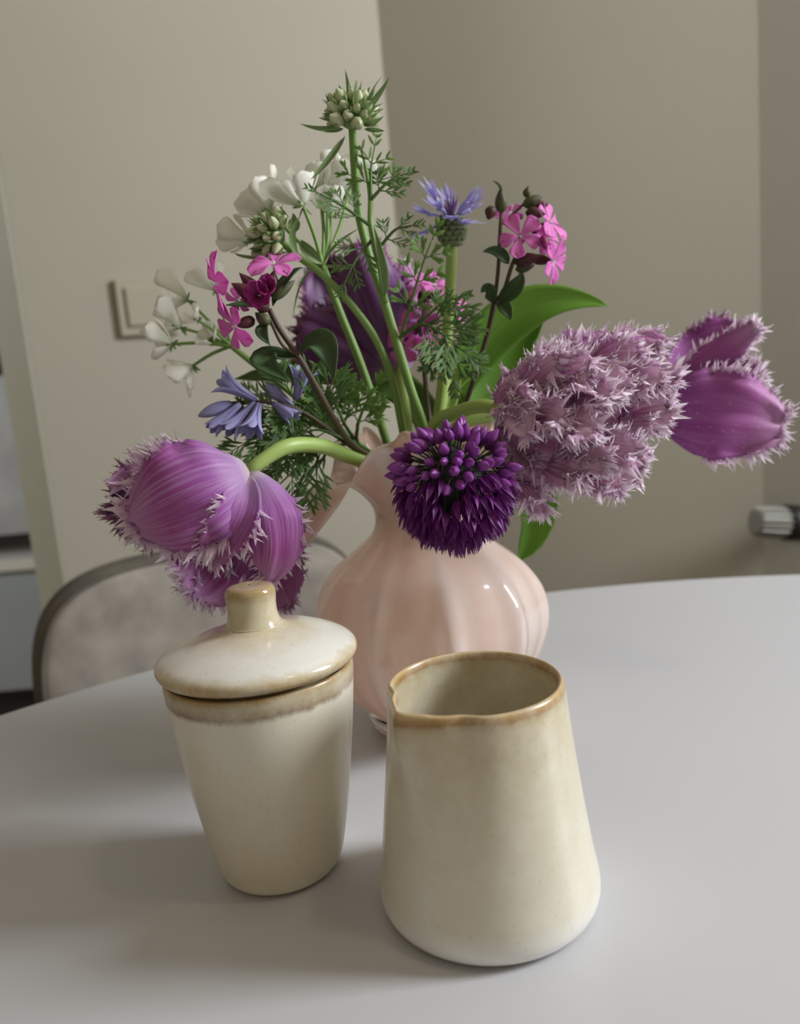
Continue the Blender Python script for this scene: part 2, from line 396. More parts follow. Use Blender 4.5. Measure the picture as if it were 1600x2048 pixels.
# ------------------------------------------------------------------ chair
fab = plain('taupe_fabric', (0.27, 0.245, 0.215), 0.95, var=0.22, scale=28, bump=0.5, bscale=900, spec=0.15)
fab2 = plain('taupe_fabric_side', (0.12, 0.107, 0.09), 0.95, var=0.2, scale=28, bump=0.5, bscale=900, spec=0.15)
bl = P(58, 1330, 0.74); br = P(735, 1180, 0.93); ctop = 0.5 * (P(330, 1098, .82).z + P(640, 1063, .90).z)
dX = Vector((br.x-bl.x, br.y-bl.y, 0)); bw = dX.length / 2; dX.normalize(); nF = Vector((dX.y, -dX.x, 0))
cb = Vector(((bl.x+br.x)/2, (bl.y+br.y)/2, 0)); zlo, zhi = 0.40, ctop
chair = thing('dining_chair', 'taupe grey upholstered dining chair pushed up to the far edge of the table', 'chair', cb)
def outline(s, n=80, rad=0.085):
    hw, hh = bw, (zhi - zlo) / 2; pts = []
    for j in range(n):
        a = 2*math.pi*j/n; ca, sa = math.cos(a), math.sin(a); e = 2/4.2
        pts.append((hw * math.copysign(abs(ca)**e, ca) * s, hh * math.copysign(abs(sa)**e, sa) * s))
    return pts
def bpos(x, z, d): return cb + dX*x + Vector((0, 0, (zlo+zhi)/2 + z)) + nF*(d + 0.35*x*x - 0.02 + 0.06*(z*-1))
g = G(); n = 80; vs = []; T = 0.032
ringp = [(0.0, T*1.12), (.5, T*1.10), (.8, T*1.06), (.93, T*1.0), (.968, T*.82), (.992, T*.4), (1.0, -.1*T), (.985, -.5*T), (.93, -.9*T), (.7, -T), (.3, -T), (0, -T)]
for s, d in ringp: vs += [bpos(x, z, d) for x, z in outline(s, n)]
fc = lambda a, b: [(i*n+j, i*n+(j+1) % n, (i+1)*n+(j+1) % n, (i+1)*n+j) for i in range(a, b) for j in range(n)]
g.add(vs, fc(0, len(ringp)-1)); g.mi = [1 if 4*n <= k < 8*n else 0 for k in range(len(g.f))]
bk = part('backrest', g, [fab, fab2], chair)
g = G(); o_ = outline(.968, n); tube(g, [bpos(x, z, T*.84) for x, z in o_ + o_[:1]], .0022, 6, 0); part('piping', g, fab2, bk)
g = G(); vs = []; n = 64
for s, z in ((0, .47), (.8, .47), (.95, .462), (1, .445), (.98, .41), (.9, .40), (0, .40)):
    for j in range(n):
        a = 2*math.pi*j/n; ca, sa = math.cos(a), math.sin(a); e = .5
        vs.append(cb + dX*(.21*s*math.copysign(abs(ca)**e, ca)) + nF*(.25 + .22*s*math.copysign(abs(sa)**e, sa)) + Vector((0, 0, z)))
g.add(vs, [(i*n+j, i*n+(j+1) % n, (i+1)*n+(j+1) % n, (i+1)*n+j) for i in range(6) for j in range(n)]); part('seat', g, fab, chair)
for sx in (-1, 1):
    for sy in (.08, .40):
        g = G(); p = cb + dX*(.16*sx) + nF*sy + Vector((0, 0, .402)); tube(g, [p, p + dX*(.03*sx) + nF*(.03 if sy > .2 else -.03) + Vector((0, 0, -.401))], [.013, .009], 12, 4)
        part('leg', g, plain('chair_leg_black', (.02, .02, .02), .4) if 'chair_leg_black' not in MATS else MATS['chair_leg_black'], chair)

# ------------------------------------------------------------------ stoneware
def glaze(name, stops, zscale, streak, rough=0.2, speck=0.0, wob=0.003):
    m, nt, b = nodes(name)
    tc = N(nt, 'ShaderNodeTexCoord'); sp = N(nt, 'ShaderNodeSeparateXYZ'); L(nt, tc.outputs['Object'], sp.inputs[0])
    mp = N(nt, 'ShaderNodeMapping'); mp.inputs['Scale'].default_value = (90, 90, 14); L(nt, tc.outputs['Object'], mp.inputs[0])
    n1 = N(nt, 'ShaderNodeTexNoise', i_Scale=1.0, i_Detail=6.0, i_Roughness=0.7); L(nt, mp.outputs[0], n1.inputs['Vector'])
    a = N(nt, 'ShaderNodeMath', operation='SUBTRACT'); a.inputs[1].default_value = 0.5; L(nt, n1.outputs[0], a.inputs[0])
    a2 = N(nt, 'ShaderNodeMath', operation='MULTIPLY_ADD'); a2.inputs[1].default_value = wob * 4; L(nt, a.outputs[0], a2.inputs[0]); L(nt, sp.outputs[2], a2.inputs[2])
    mr = N(nt, 'ShaderNodeMath', operation='DIVIDE'); mr.inputs[1].default_value = zscale; L(nt, a2.outputs[0], mr.inputs[0])
    col = ramp(nt, mr.outputs[0], stops).outputs[0]
    n2 = N(nt, 'ShaderNodeTexNoise', i_Scale=55.0, i_Detail=8.0, i_Roughness=0.75); L(nt, tc.outputs['Object'], n2.inputs['Vector'])
    f2 = ramp(nt, n2.outputs[0], [(0.42, (0, 0, 0)), (0.66, (0.45,) * 3)])
    col = mixc(nt, f2.outputs[0], col, streak)
    n3 = N(nt, 'ShaderNodeTexNoise', i_Scale=700.0, i_Detail=2.0); L(nt, tc.outputs['Object'], n3.inputs['Vector'])
    f3 = ramp(nt, n3.outputs[0], [(0.25, (0.22,) * 3), (0.38, (0, 0, 0))])
    col = mixc(nt, f3.outputs[0], col, (0.27, 0.22, 0.14))
    L(nt, col, b.inputs['Base Color']); b.inputs['Roughness'].default_value = rough
    b.inputs['Coat Weight'].default_value = 0.25; b.inputs['Coat Roughness'].default_value = 0.08
    bp = N(nt, 'ShaderNodeBump', i_Strength=0.12, i_Distance=0.0006); L(nt, n2.outputs[0], bp.inputs['Height']); L(nt, bp.outputs[0], b.inputs['Normal'])
    return m
cream, olive, ochre, dark, white = (0.58, 0.54, 0.43), (0.42, 0.365, 0.235), (0.36, 0.22, 0.075), (0.20, 0.145, 0.09), (0.72, 0.71, 0.68)
jug_m = glaze('jug_glaze', [(0.0, (.80, .79, .76)), (0.07, (.80, .79, .76)), (0.16, (.66, .62, .50)), (0.45, (.62, .575, .45)), (0.72, (.57, .515, .38)), (0.93, (.50, .43, .28)), (0.955, (.42, .33, .18)), (0.967, (.30, .16, .05)), (0.985, (.40, .25, .09)), (1.0, (.52, .38, .20))], 0.0835, (.74, .71, .62), 0.30, wob=.0006)
jar_m = glaze('jar_glaze', [(0.0, (.72, .68, .56)), (0.10, (.64, .58, .43)), (0.45, (.64, .59, .46)), (0.80, (.68, .64, .53)), (0.895, (.68, .64, .53)), (0.920, (.22, .155, .10)), (0.94, (.36, .27, .16)), (0.97, olive), (1.0, ochre)], 0.0845, (.72, .68, .57), 0.30, wob=.0016)
lid_m = glaze('lid_glaze', [(0.0, (.30, .20, .08)), (0.17, (.44, .33, .16)), (0.25, (.56, .48, .33)), (0.34, (.74, .72, .67)), (0.50, (.74, .72, .66)), (0.63, (.66, .58, .45)), (0.72, (.56, .48, .33)), (1.0, olive)], 0.02, (.76, .74, .70), 0.13, wob=.0014)
knob_m = glaze('knob_glaze', [(0.0, (.56, .49, .34)), (0.60, (.52, .45, .30)), (0.78, (.36, .26, .12)), (0.93, (.36, .25, .12)), (1.0, (.58, .52, .40))], 0.0178, (.56, .51, .39), 0.12, wob=.0006)

JC = Vector((0.0207, 0.2665, TZ)); Rr, Dd = 0.0312, 0.0382; th = math.radians(222); al = math.acos(Rr / Dd)
prof = smooth_prof([(.0005, .0012), (.020, .0012), (.0335, .0008), (.0378, .0018), (.0397, .0060), (.0396, .0120), (.0382, .020), (.0368, .030), (.0349, .045), (.0330, .062), (.0317, .076), (.0313, .0805), (.0308, .0826)], 4) + \
       smooth_prof([(.0300, .0835), (.0291, .0828), (.0287, .080), (.0292, .070), (.0312, .045), (.0345, .018), (.033, .009), (.02, .0065), (.0005, .006)], 4)
def spout(q, a, i):
    d = (a - th + math.pi) % (2*math.pi) - math.pi; r = math.hypot(q.x, q.y)
    f = max(0.0, min(1.0, (q.z - .040) / .0425)); f = f*f*(3-2*f)
    if r > .012:
        k = 1.0
        if abs(d) < al: k = 1 / max(.5, math.cos(al - abs(d)))
        kk = (Dd / Rr) * 1.015
        # soften the very tip
        k = min(k, kk - 1.1 * max(0, 0.10 - abs(d)) ** 2 * 6)
        pinch = 1 - 0.055 * math.exp(-((abs(d) - 0.62) / 0.16) ** 2)
        s = 1 + (k * pinch - 1) * f
        q = Vector((q.x*s, q.y*s, q.z + (0.0012 * math.exp(-(d/.3)**2) * f)))
    return q
g = G(); revolve(g, prof, 160, JC, spout)
single('milk_jug', g, jug_m, 'cream stoneware milk jug with brown glazed rim and pinched spout', 'jug', JC)

SC = Vector((-0.0600, 0.2985, TZ))
jar = thing('sugar_jar', 'cream stoneware lidded jar with stubby knob left of the milk jug', 'jar', SC)
g = G(); revolve(g, smooth_prof([(.0005, .0012), (.015, .0012), (.0205, .0006), (.0232, .0018), (.0252, .006), (.0275, .016), (.0310, .036), (.0341, .058), (.0362, .0765), (.0366, .0825), (.0362, .0845)], 4) +
                 smooth_prof([(.0352, .0848), (.0342, .0835), (.034, .075), (.031, .05), (.024, .012), (.018, .006), (.0005, .005)], 4), 128, SC); part('body', g, jar_m, jar)
LZ = .0862
lo = SC + Vector((0, 0, LZ))
def lidpart(name, g, mat, parent):   # glaze coordinates start at the lid's underside
    me = mesh(name, g, mat, True, lo); o = bpy.data.objects.new(name, me); C.objects.link(o); o.parent = parent
    o.location = (0, 0, LZ) if parent is jar else (0, 0, 0); return o
g = G(); revolve(g, smooth_prof([(.0005, -.006), (.028, -.006), (.0315, -.005), (.032, .0), (.0365, .0003), (.0383, .0014), (.0388, .0032), (.0378, .0052), (.0340, .0076), (.0270, .0104), (.0190, .0126), (.0138, .0140), (.0112, .0152), (.0100, .0160), (.0005, .0162)], 4), 128, lo); lid = lidpart('lid', g, lid_m, jar)
k0 = lo + Vector((0, 0, .0140))
g = G(); revolve(g, smooth_prof([(.0118, .0), (.0107, .0016), (.0096, .005), (.0094, .009), (.0097, .0126), (.0095, .0148), (.0084, .0162), (.0056, .0168), (.0005, .0168)], 4), 64, k0)
me = mesh('knob', g, knob_m, True, k0); kn = bpy.data.objects.new('knob', me); C.objects.link(kn); kn.parent = lid; kn.location = (0, 0, .0140)

# ------------------------------------------------------------------ vase
VC = Vector((0.0115, 0.425, TZ))
m, nt, b = nodes('pink_glass')
tc = N(nt, 'ShaderNodeTexCoord'); mp = N(nt, 'ShaderNodeMapping'); mp.inputs['Scale'].default_value = (26, 26, 7); L(nt, tc.outputs['Object'], mp.inputs[0])
nz = N(nt, 'ShaderNodeTexNoise', i_Scale=1.0, i_Detail=6.0, i_Roughness=0.6); L(nt, mp.outputs[0], nz.inputs['Vector'])
col = ramp(nt, nz.outputs[0], [(0.30, (.84, .61, .50)), (0.52, (.92, .74, .655)), (0.72, (.96, .86, .81))]).outputs[0]
at = N(nt, 'ShaderNodeMath', operation='ARCTAN2'); sx_ = N(nt, 'ShaderNodeSeparateXYZ'); L(nt, tc.outputs['Object'], sx_.inputs[0])
L(nt, sx_.outputs[1], at.inputs[0]); L(nt, sx_.outputs[0], at.inputs[1])
a5 = N(nt, 'ShaderNodeMath', operation='MULTIPLY_ADD'); a5.inputs[1].default_value = 10.0; a5.inputs[2].default_value = 1.9; L(nt, at.outputs[0], a5.inputs[0])
co = N(nt, 'ShaderNodeMath', operation='COSINE'); L(nt, a5.outputs[0], co.inputs[0])
rr_ = ramp(nt, co.outputs[0], [(0.35, (0, 0, 0)), (0.95, (.6, .6, .6))])
col = mixc(nt, rr_.outputs[0], col, (.90, .78, .74))
L(nt, col, b.inputs['Base Color']); b.inputs['Roughness'].default_value = .10; b.inputs['Subsurface Weight'].default_value = .25
b.inputs['Subsurface Radius'].default_value = (1.0, .55, .45); b.inputs['Subsurface Scale'].default_value = .006
b.inputs['Coat Weight'].default_value = .8; b.inputs['Coat Roughness'].default_value = .03
tl = N(nt, 'ShaderNodeBsdfTranslucent'); L(nt, col, tl.inputs[0]); mxs = N(nt, 'ShaderNodeMixShader'); mxs.inputs[0].default_value = .42
L(nt, b.outputs[0], mxs.inputs[1]); L(nt, tl.outputs[0], mxs.inputs[2]); L(nt, mxs.outputs[0], nt.nodes['Material Output'].inputs[0])
vase_m = m
vase = thing('ruffled_vase', 'pink ribbed glass vase with a ruffled flaring rim holding the flowers', 'vase', VC)
def rib(q, a, i):
    z = q.z; f = max(0, min(1, (z - .004) / .02)) * max(0, min(1, (.106 - z) / .03)); c = abs(math.cos(5.0 * (a + .19)))
    s = 1 + f * (.058 * c ** 8 - .008)
    return Vector((q.x*s, q.y*s, z))
g = G(); revolve(g, smooth_prof([(.0005, .0075), (.026, .0075), (.0335, .0085), (.0400, .014), (.0515, .029), (.0592, .046), (.0617, .060), (.0592, .074), (.0510, .088), (.0385, .0985), (.0290, .107), (.0258, .1125), (.0250, .118)], 6), 200, VC, rib); part('body', g, vase_m, vase)
NW, TD = 3, math.radians(207)
def rimpt(t, a):
    c = 0.5 + 0.5 * math.cos(NW * (a - TD)); cc = c ** 2.5 * (1 - .45 * math.exp(-(((a - math.radians(337) + math.pi) % (2*math.pi) - math.pi) / .8) ** 2))
    wob = .0022 * math.sin(11 * a + 1) + .0015 * math.sin(17*a)
    up1, up2 = Vector((.0265, .147)), Vector((.0370, .1620)); dn1, dn2 = Vector((.060, .165)), Vector((.0745, .1090))
    c1 = up1.lerp(dn1, cc); c2 = up2.lerp(dn2, cc); p0 = Vector((.0250, .1178)); p1 = Vector((.0246, .1290))
    q = p0 * (1-t)**3 + p1 * (3*t*(1-t)**2) + c1 * (3*t*t*(1-t)) + c2 * t**3
    return q.x + wob * t * t, q.y + wob * .6 * t * t
g = G(); n, mt = 180, 16; vs = []
for sgn in (0, 1):
    for i in range(mt + 1):
        t = i / mt if sgn == 0 else 1 - i / mt
        for j in range(n):
            a = 2*math.pi*j/n; r, z = rimpt(t, a)
            if sgn: r -= .0022 * (1 - .4*t); z += .0008
            vs.append(VC + Vector((r*math.cos(a), r*math.sin(a), z)))
R_ = 2*mt + 2
g.add(vs, [(i*n+j, i*n+(j+1) % n, (i+1)*n+(j+1) % n, (i+1)*n+j) for i in range(R_-1) for j in range(n)]); part('ruffled_rim', g, vase_m, vase)
gl, nt, b = nodes('clear_glass'); b.inputs['Base Color'].default_value = (1, .93, .92, 1); b.inputs['Transmission Weight'].default_value = 1; b.inputs['Roughness'].default_value = .02
g = G(); revolve(g, smooth_prof([(.0005, .0005), (.030, .0005), (.0355, .0015), (.0385, .005), (.0392, .010), (.0365, .0105), (.0330, .0080), (.026, .0070), (.0005, .0070)], 5), 96, VC); part('foot', g, gl, vase, True, 'clear glass foot')
#@@FLOWERS
# ------------------------------------------------------------------ flowers
FACE = Vector((0, -1, 0.15))                    # towards the viewer's side of the table
MOUTH = VC + Vector((0, 0, .140)); NECK = VC + Vector((0, 0, .112)); WELL = VC + Vector((0, 0, .045))
def into(dx, dy):                                # lower end of a stem: through the mouth and neck, down into the body
    return [MOUTH + Vector((dx*1.2, dy*1.2, 0)), NECK + Vector((dx, dy, 0)), WELL + Vector((-dx, -dy, 0))]
green = petalmat('stem_green', [(0, (.16, .30, .06)), (1, (.20, .34, .09))], (.30, .42, .17), .6, transl=0, rough=.5, vs=5, us=2)
pale_green = petalmat('pale_stem', [(0, (.33, .46, .12)), (1, (.25, .40, .08))], (.42, .52, .20), .5, transl=0, rough=.4, vs=4, us=3)
dark_stem = petalmat('dark_stem', [(0, (.06, .035, .025)), (1, (.09, .10, .04))], (.12, .05, .045), .5, transl=0, rough=.5)
fernm = petalmat('fern_green', [(0, (.060, .13, .028)), (1, (.10, .20, .05))], (.16, .27, .09), .5, transl=.18, rough=.42)
fernl = petalmat('fern_light', [(0, (.11, .22, .04)), (1, (.17, .33, .06))], (.22, .38, .11), .5, transl=.3, rough=.42)
leafb = petalmat('bright_leaf', [(0, (.15, .32, .035)), (1, (.16, .36, .03))], (.24, .44, .08), .35, transl=.4, rough=.5, vs=10, edge=((.24, .42, .12), .46, .6))
leafd = petalmat('olive_leaf', [(0, (.10, .17, .03)), (1, (.07, .13, .025))], (.13, .20, .05), .4, transl=.25, rough=.45, vs=9)
campleaf = petalmat('campion_leaf', [(0, (.05, .10, .03)), (1, (.045, .095, .035))], (.10, .16, .08), .5, transl=.15, rough=.55, vs=5, us=5)
tul = petalmat('tulip_petal', [(0.0, (.66, .60, .58)), (0.10, (.42, .26, .50)), (0.35, (.36, .10, .40)), (0.75, (.40, .075, .32)), (1.0, (.58, .28, .50))], (.58, .34, .62), .7, transl=.25, rough=.48, vs=34, us=1.6)
tulsp = petalmat('tulip_petal_speckled', [(0.0, (.22, .05, .24)), (0.3, (.32, .07, .32)), (0.75, (.40, .10, .35)), (1.0, (.55, .30, .50))], (.46, .18, .46), .6, transl=.25, rough=.55, vs=18, speck=(.62, .36, .48))
tuldk = petalmat('tulip_petal_dark', [(0.0, (.38, .33, .30)), (0.2, (.16, .06, .19)), (0.7, (.13, .03, .14)), (1.0, (.20, .06, .17))], (.27, .13, .34), .7, transl=.2, rough=.45, vs=9)
tulpk = petalmat('tulip_petal_pink', [(0.0, (.34, .09, .28)), (0.5, (.56, .26, .46)), (1.0, (.86, .66, .80))], (.88, .68, .82), .85, transl=.45, rough=.45, vs=13)
fr_w = petalmat('fringe_white', [(0, (.66, .40, .62)), (.35, (.90, .74, .87)), (1, (.97, .94, .96))], (.95, .84, .93), .3, transl=.55, rough=.5)
fr_p = petalmat('fringe_purple', [(0, (.36, .12, .36)), (.5, (.62, .36, .60)), (1, (.84, .68, .82))], (.7, .5, .7), .3, transl=.35, rough=.5)
fr_d = petalmat('fringe_dark', [(0, (.22, .06, .18)), (.6, (.36, .15, .28)), (1, (.55, .38, .45))], (.5, .3, .4), .3, transl=.25, rough=.5)
allm = petalmat('allium_purple', [(0, (.085, .010, .10)), (.5, (.145, .014, .175)), (1, (.10, .010, .115))], (.26, .04, .31), .55, transl=.12, rough=.35, vs=8)
allbud = petalmat('allium_bud', [(0, (.10, .012, .11)), (.5, (.19, .025, .235)), (1, (.24, .04, .29))], (.38, .12, .46), .7, transl=.1, rough=.33, vs=9)
ped = plain('pedicel', (.030, .026, .020), .5)
campp = petalmat('campion_pink', [(0, (.90, .66, .82)), (.18, (.84, .24, .68)), (1, (.82, .20, .64))], (.88, .36, .76), .6, transl=.4, rough=.5, vs=9)
campm = petalmat('campion_magenta', [(0, (.22, .01, .10)), (1, (.36, .02, .20))], (.50, .06, .32), .5, transl=.25, rough=.5)
calyx = petalmat('calyx_red', [(0, (.05, .03, .02)), (.5, (.10, .02, .03)), (1, (.08, .015, .03))], (.05, .06, .02), .6, transl=.05, rough=.5, vs=12)
calyxg = petalmat('calyx_green', [(0, (.08, .10, .03)), (1, (.05, .035, .025))], (.12, .14, .05), .6, transl=.05, rough=.5, vs=12)
white = petalmat('white_petal', [(0, (.80, .86, .68)), (.35, (.95, .95, .88)), (1, (.97, .96, .92))], (.92, .92, .86), .4, transl=.5, rough=.5, vs=8)
budg = petalmat('bud_white_green', [(0, (.34, .44, .16)), (.45, (.60, .66, .40)), (1, (.72, .75, .55))], (.40, .50, .20), .7, transl=.2, rough=.5, vs=10)
bract = petalmat('bract_green', [(0, (.22, .33, .12)), (1, (.12, .22, .06))], (.34, .44, .24), .6, transl=.2, rough=.5, vs=7)
corn = petalmat('cornflower_blue', [(0, (.50, .34, .68)), (.4, (.46, .42, .82)), (1, (.60, .58, .92))], (.68, .66, .94), .5, transl=.4, rough=.5, vs=7)
cornd = petalmat('cornflower_centre', [(0, (.34, .16, .42)), (1, (.28, .18, .48))], (.46, .28, .56), .5, transl=.3, rough=.5)
scale_m = petalmat('cornflower_scale', [(0, (.13, .18, .07)), (.55, (.17, .22, .10)), (.75, (.015, .02, .012)), (1, (.01, .012, .01))], (.22, .27, .15), .4, transl=0, rough=.6)
blue = petalmat('bluebell', [(0, (.26, .23, .46)), (.5, (.38, .36, .68)), (1, (.48, .47, .76))], (.55, .54, .84), .6, transl=.3, rough=.45, vs=9)
RN = random.Random
def rv(r): return Vector((r.uniform(-1, 1), r.uniform(-1, 1), r.uniform(-1, 1)))
def stem(root, pts, r, mat, name='stem', n=10, ridges=0, k=6):
    g = G(); tube(g, pts, r, n, k, ridges=ridges); return part(name, g, mat, root)
def leaf(root, b, m, t, w, mat, facing=FACE, cup=.25, name='leaf', ruf=0, prof=lance, fold=.25, nu=16, nv=8, solid=.0005, ph=0.0, label=None):
    rows, fr = surf(b, m, t, w, facing, cup, nu, nv, prof, ruf, 2.2, ph, fold=fold)
    g = G(); addsurf(g, rows); return part(name, g, mat, root, solid=solid, label=label)
def tpetal(root, b, m, t, w, facing, mat, fm, n, ln, seed, cup=.35, ruf=.12, u0=.35, prof=tulip_prof, extra=0, jit=.55, kr=2.6):
    r = RN(seed); rows, fr = surf(b, m, t, w, facing, cup, 22, 14, prof, ruf, kr, r.random()*6)
    ph_ = r.random()*6
    for i, row in enumerate(rows):              # lengthwise pleats, small crumples and a torn rim
        for j, q in enumerate(row):
            v = j / 14 * 2 - 1; u = i / 22; a = abs(v) ** 2 * min(1, u*2)
            q = q + fr[i][2] * (r.uniform(-1, 1) * .0008 * a + .05 * w * (math.sin(v*7 + ph_ + u*2.5) + .5*math.sin(v*17 + ph_*2 - u*3)) * min(1, u*1.6))
            if j in (0, 14) and u > u0*.8: q = q + fr[i][1] * (v * r.uniform(-.0016, .0012))
            if i >= 21: q = q + fr[i][0] * r.uniform(-.0022, .0012)
            row[j] = q
    g = G(); addsurf(g, rows); p = part('petal', g, mat, root, solid=.0007)
    g = G(); fringe_edge(g, rows, fr, n, ln, r, u0, jit=jit)
    for e in range(extra):                       # torn crests standing up from the petal's face
        i0 = r.randint(8, 19); j = r.randint(2, 12); sgn = r.choice((-1, 1)); pts = []; dirs = []
        for s in range(4):
            ii = max(3, min(21, i0 + s - 2)); jj = max(0, min(14, j + sgn * (s // 2))); T, sd, Nn, wv = fr[ii]
            pts.append(rows[ii][jj] + Nn * .0012); dirs.append(Nn * .8 + T * .7 + sd * r.uniform(-.6, .6))
        fringe_line(g, pts, dirs, 9, ln * 1.05, r, jit=.6)
    part('fringe', g, fm, p); return p

# ---- left drooping tulip
R1 = thing('tulip', 'drooping purple fringed tulip hanging over the lidded jar', 'tulip', WELL)
stem(R1, PP([(497, 948, .352), (520, 925, .354), (575, 893, .362), (640, 892, .378), (690, 910, .392)]) + into(-.012, -.012), [.0029, .0032, .0036, .0037, .0036, .0034, .003, .003], pale_green, n=14)
b1 = P(500, 952, .352)
tpetal(R1, b1, P(350, 985, .375), P(222, 1040, .372), P(0,0,1).length*0+.021, Vector((.3, .9, .3)), tuldk, fr_d, 60, .007, 10, cup=-.3)
tpetal(R1, b1, P(440, 1090, .366), P(380, 1195, .352), .0235, Vector((.1, -1, -.1)), tul, fr_w, 120, .007, 11, cup=.30, u0=.25, extra=9)
tpetal(R1, b1, P(545, 1090, .375), P(583, 1215, .366), .015, Vector((-.3, -.9, -.1)), tul, fr_p, 60, .006, 12, cup=.3)
tpetal(R1, P(496, 945, .345), P(390, 985, .326), P(258, 1050, .333), .0235, Vector((.0, -1, .12)), tul, fr_w, 120, .0085, 13, cup=-.26, u0=.45, ruf=.10)
tpetal(R1, P(500, 948, .345), P(552, 1050, .334), P(535, 1165, .3375), .0125, Vector((.35, -1, .12)), tul, fr_w, 70, .0065, 14, cup=-.5, u0=.35)
tpetal(R1, P(492, 955, .342), P(470, 1035, .328), P(412, 1125, .333), .0095, Vector((.2, -1, .1)), tul, fr_w, 55, .006, 15, cup=.45, u0=.4)
tpetal(R1, P(480, 935, .353), P(375, 918, .346), P(250, 945, .350), .013, Vector((0, -.5, 1)), tul, fr_p, 60, .0105, 16, cup=-.4, u0=.5)

# ---- middle tulip on the right, crowded with pale fringe
R2 = thing('tulip', 'pale pink fringed tulip crowded with white fringe beside the allium', 'tulip', WELL)
stem(R2, PP([(1010, 822, .375), (965, 812, .380), (915, 825, .388), (868, 852, .398)]) + into(.004, -.014), [.0034, .0034, .0034, .0033, .003, .003], pale_green, n=14)
b2 = P(1005, 835, .378)
tpetal(R2, b2, P(1150, 700, .40), P(1330, 690, .385), .020, Vector((.1, -.5, 1)), tul, fr_w, 120, .0065, 20, cup=-.25, ruf=.2, extra=9)
tpetal(R2, b2, P(1160, 770, .405), P(1355, 770, .385), .022, Vector((-.1, -1, .2)), tulpk, fr_w, 130, .007, 21, cup=.25, ruf=.22, extra=14)
tpetal(R2, b2, P(1150, 900, .400), P(1290, 930, .378), .020, Vector((0, -1, .4)), tulpk, fr_w, 120, .0065, 22, cup=.2, ruf=.22, extra=12)
tpetal(R2, b2, P(1090, 760, .372), P(1250, 790, .352), .017, Vector((.0, -.7, .9)), tulpk, fr_w, 120, .0065, 23, cup=.25, ruf=.22, u0=.25, extra=12)
tpetal(R2, b2, P(1090, 880, .368), P(1215, 930, .352), .016, Vector((-.1, -1, .1)), tulpk, fr_w, 120, .0065, 24, cup=.25, ruf=.22, u0=.2, extra=12)
tpetal(R2, b2, P(1030, 920, .372), P(1065, 1020, .360), .0105, Vector((.2, -1, .2)), tulpk, fr_w, 80, .0065, 25, cup=.3, ruf=.2, u0=.2, extra=10)
tpetal(R2, b2, P(1020, 800, .362), P(1060, 880, .350), .0085, Vector((-.4, -1, .3)), tulpk, fr_w, 70, .006, 26, cup=.3, ruf=.2, u0=.2, extra=8)
tpetal(R2, b2, P(1150, 830, .376), P(1330, 850, .360), .0135, Vector((.1, -1, .2)), tulpk, fr_w, 100, .0065, 27, cup=.25, ruf=.22, u0=.2, extra=10)
for i, (a, m_, t, w_) in enumerate([((1100, 760, .372), (1140, 740, .362), (1185, 735, .356), .0075), ((1140, 800, .368), (1180, 790, .356), (1225, 800, .350), .008), ((1180, 740, .378), (1230, 715, .370), (1285, 712, .366), .008), ((1210, 780, .374), (1270, 760, .362), (1330, 765, .358), .0075), ((1060, 850, .366), (1090, 830, .354), (1125, 850, .348), .0075), ((1110, 870, .362), (1150, 850, .350), (1195, 868, .346), .008), ((1180, 880, .368), (1225, 900, .356), (1280, 895, .352), .0085), ((1080, 930, .368), (1120, 945, .358), (1170, 960, .354), .0075), ((1150, 940, .372), (1195, 955, .362), (1240, 985, .358), .0065), ((1240, 830, .370), (1290, 825, .360), (1345, 815, .358), .0075), ((1040, 780, .370), (1075, 740, .364), (1120, 712, .362), .0065), ((1040, 960, .366), (1060, 990, .358), (1090, 1025, .356), .0055)]):
    tpetal(R2, P(*a), P(*m_), P(*t), w_, Vector((.1*(i % 3 - 1), -1, .35 if i % 2 else .1)), tulpk, fr_w, 60, .0070, 200 + i, cup=.35, ruf=.25, u0=.12, extra=2)
leaf(R2, MOUTH + Vector((.018, .004, .004)), P(1062, 985, .452), P(1036, 1124, .452), .0125, leafb, Vector((.15, -1, .1)), prof=lambda u: .35 + .65*math.sin(math.pi*min(1, u*.9+.1)) if u < .9 else .6*(1-u)/.1)

# ---- far right tulip
R3 = thing('tulip', 'purple fringed tulip with pale speckles at the outer end of the bouquet', 'tulip', WELL)
stem(R3, PP([(1335, 835, .442), (1250, 815, .436), (1120, 800, .430), (980, 830, .425), (905, 862, .420)]) + into(.014, -.004), [.0034, .0034, .0034, .0034, .0033, .003, .003], pale_green, n=12)
b3 = P(1310, 838, .442)
tpetal(R3, b3, P(1410, 720, .462), P(1500, 690, .455), .019, Vector((0, -1, .4)), tulsp, fr_p, 90, .007, 30, cup=.3)
tpetal(R3, b3, P(1400, 740, .440), P(1515, 650, .432), .0095, Vector((-.1, -1, .5)), tulsp, fr_w, 80, .0065, 31, cup=-.3, u0=.45, extra=2)
tpetal(R3, b3, P(1430, 790, .450), P(1525, 765, .440), .0215, Vector((0, -1, .2)), tulsp, fr_w, 110, .007, 32, cup=.3, extra=6)
tpetal(R3, b3, P(1430, 828, .424), P(1568, 852, .426), .0245, Vector((.05, -1, .05)), tulsp, fr_w, 140, .0080, 33, cup=-.10, u0=.42, ruf=.12)

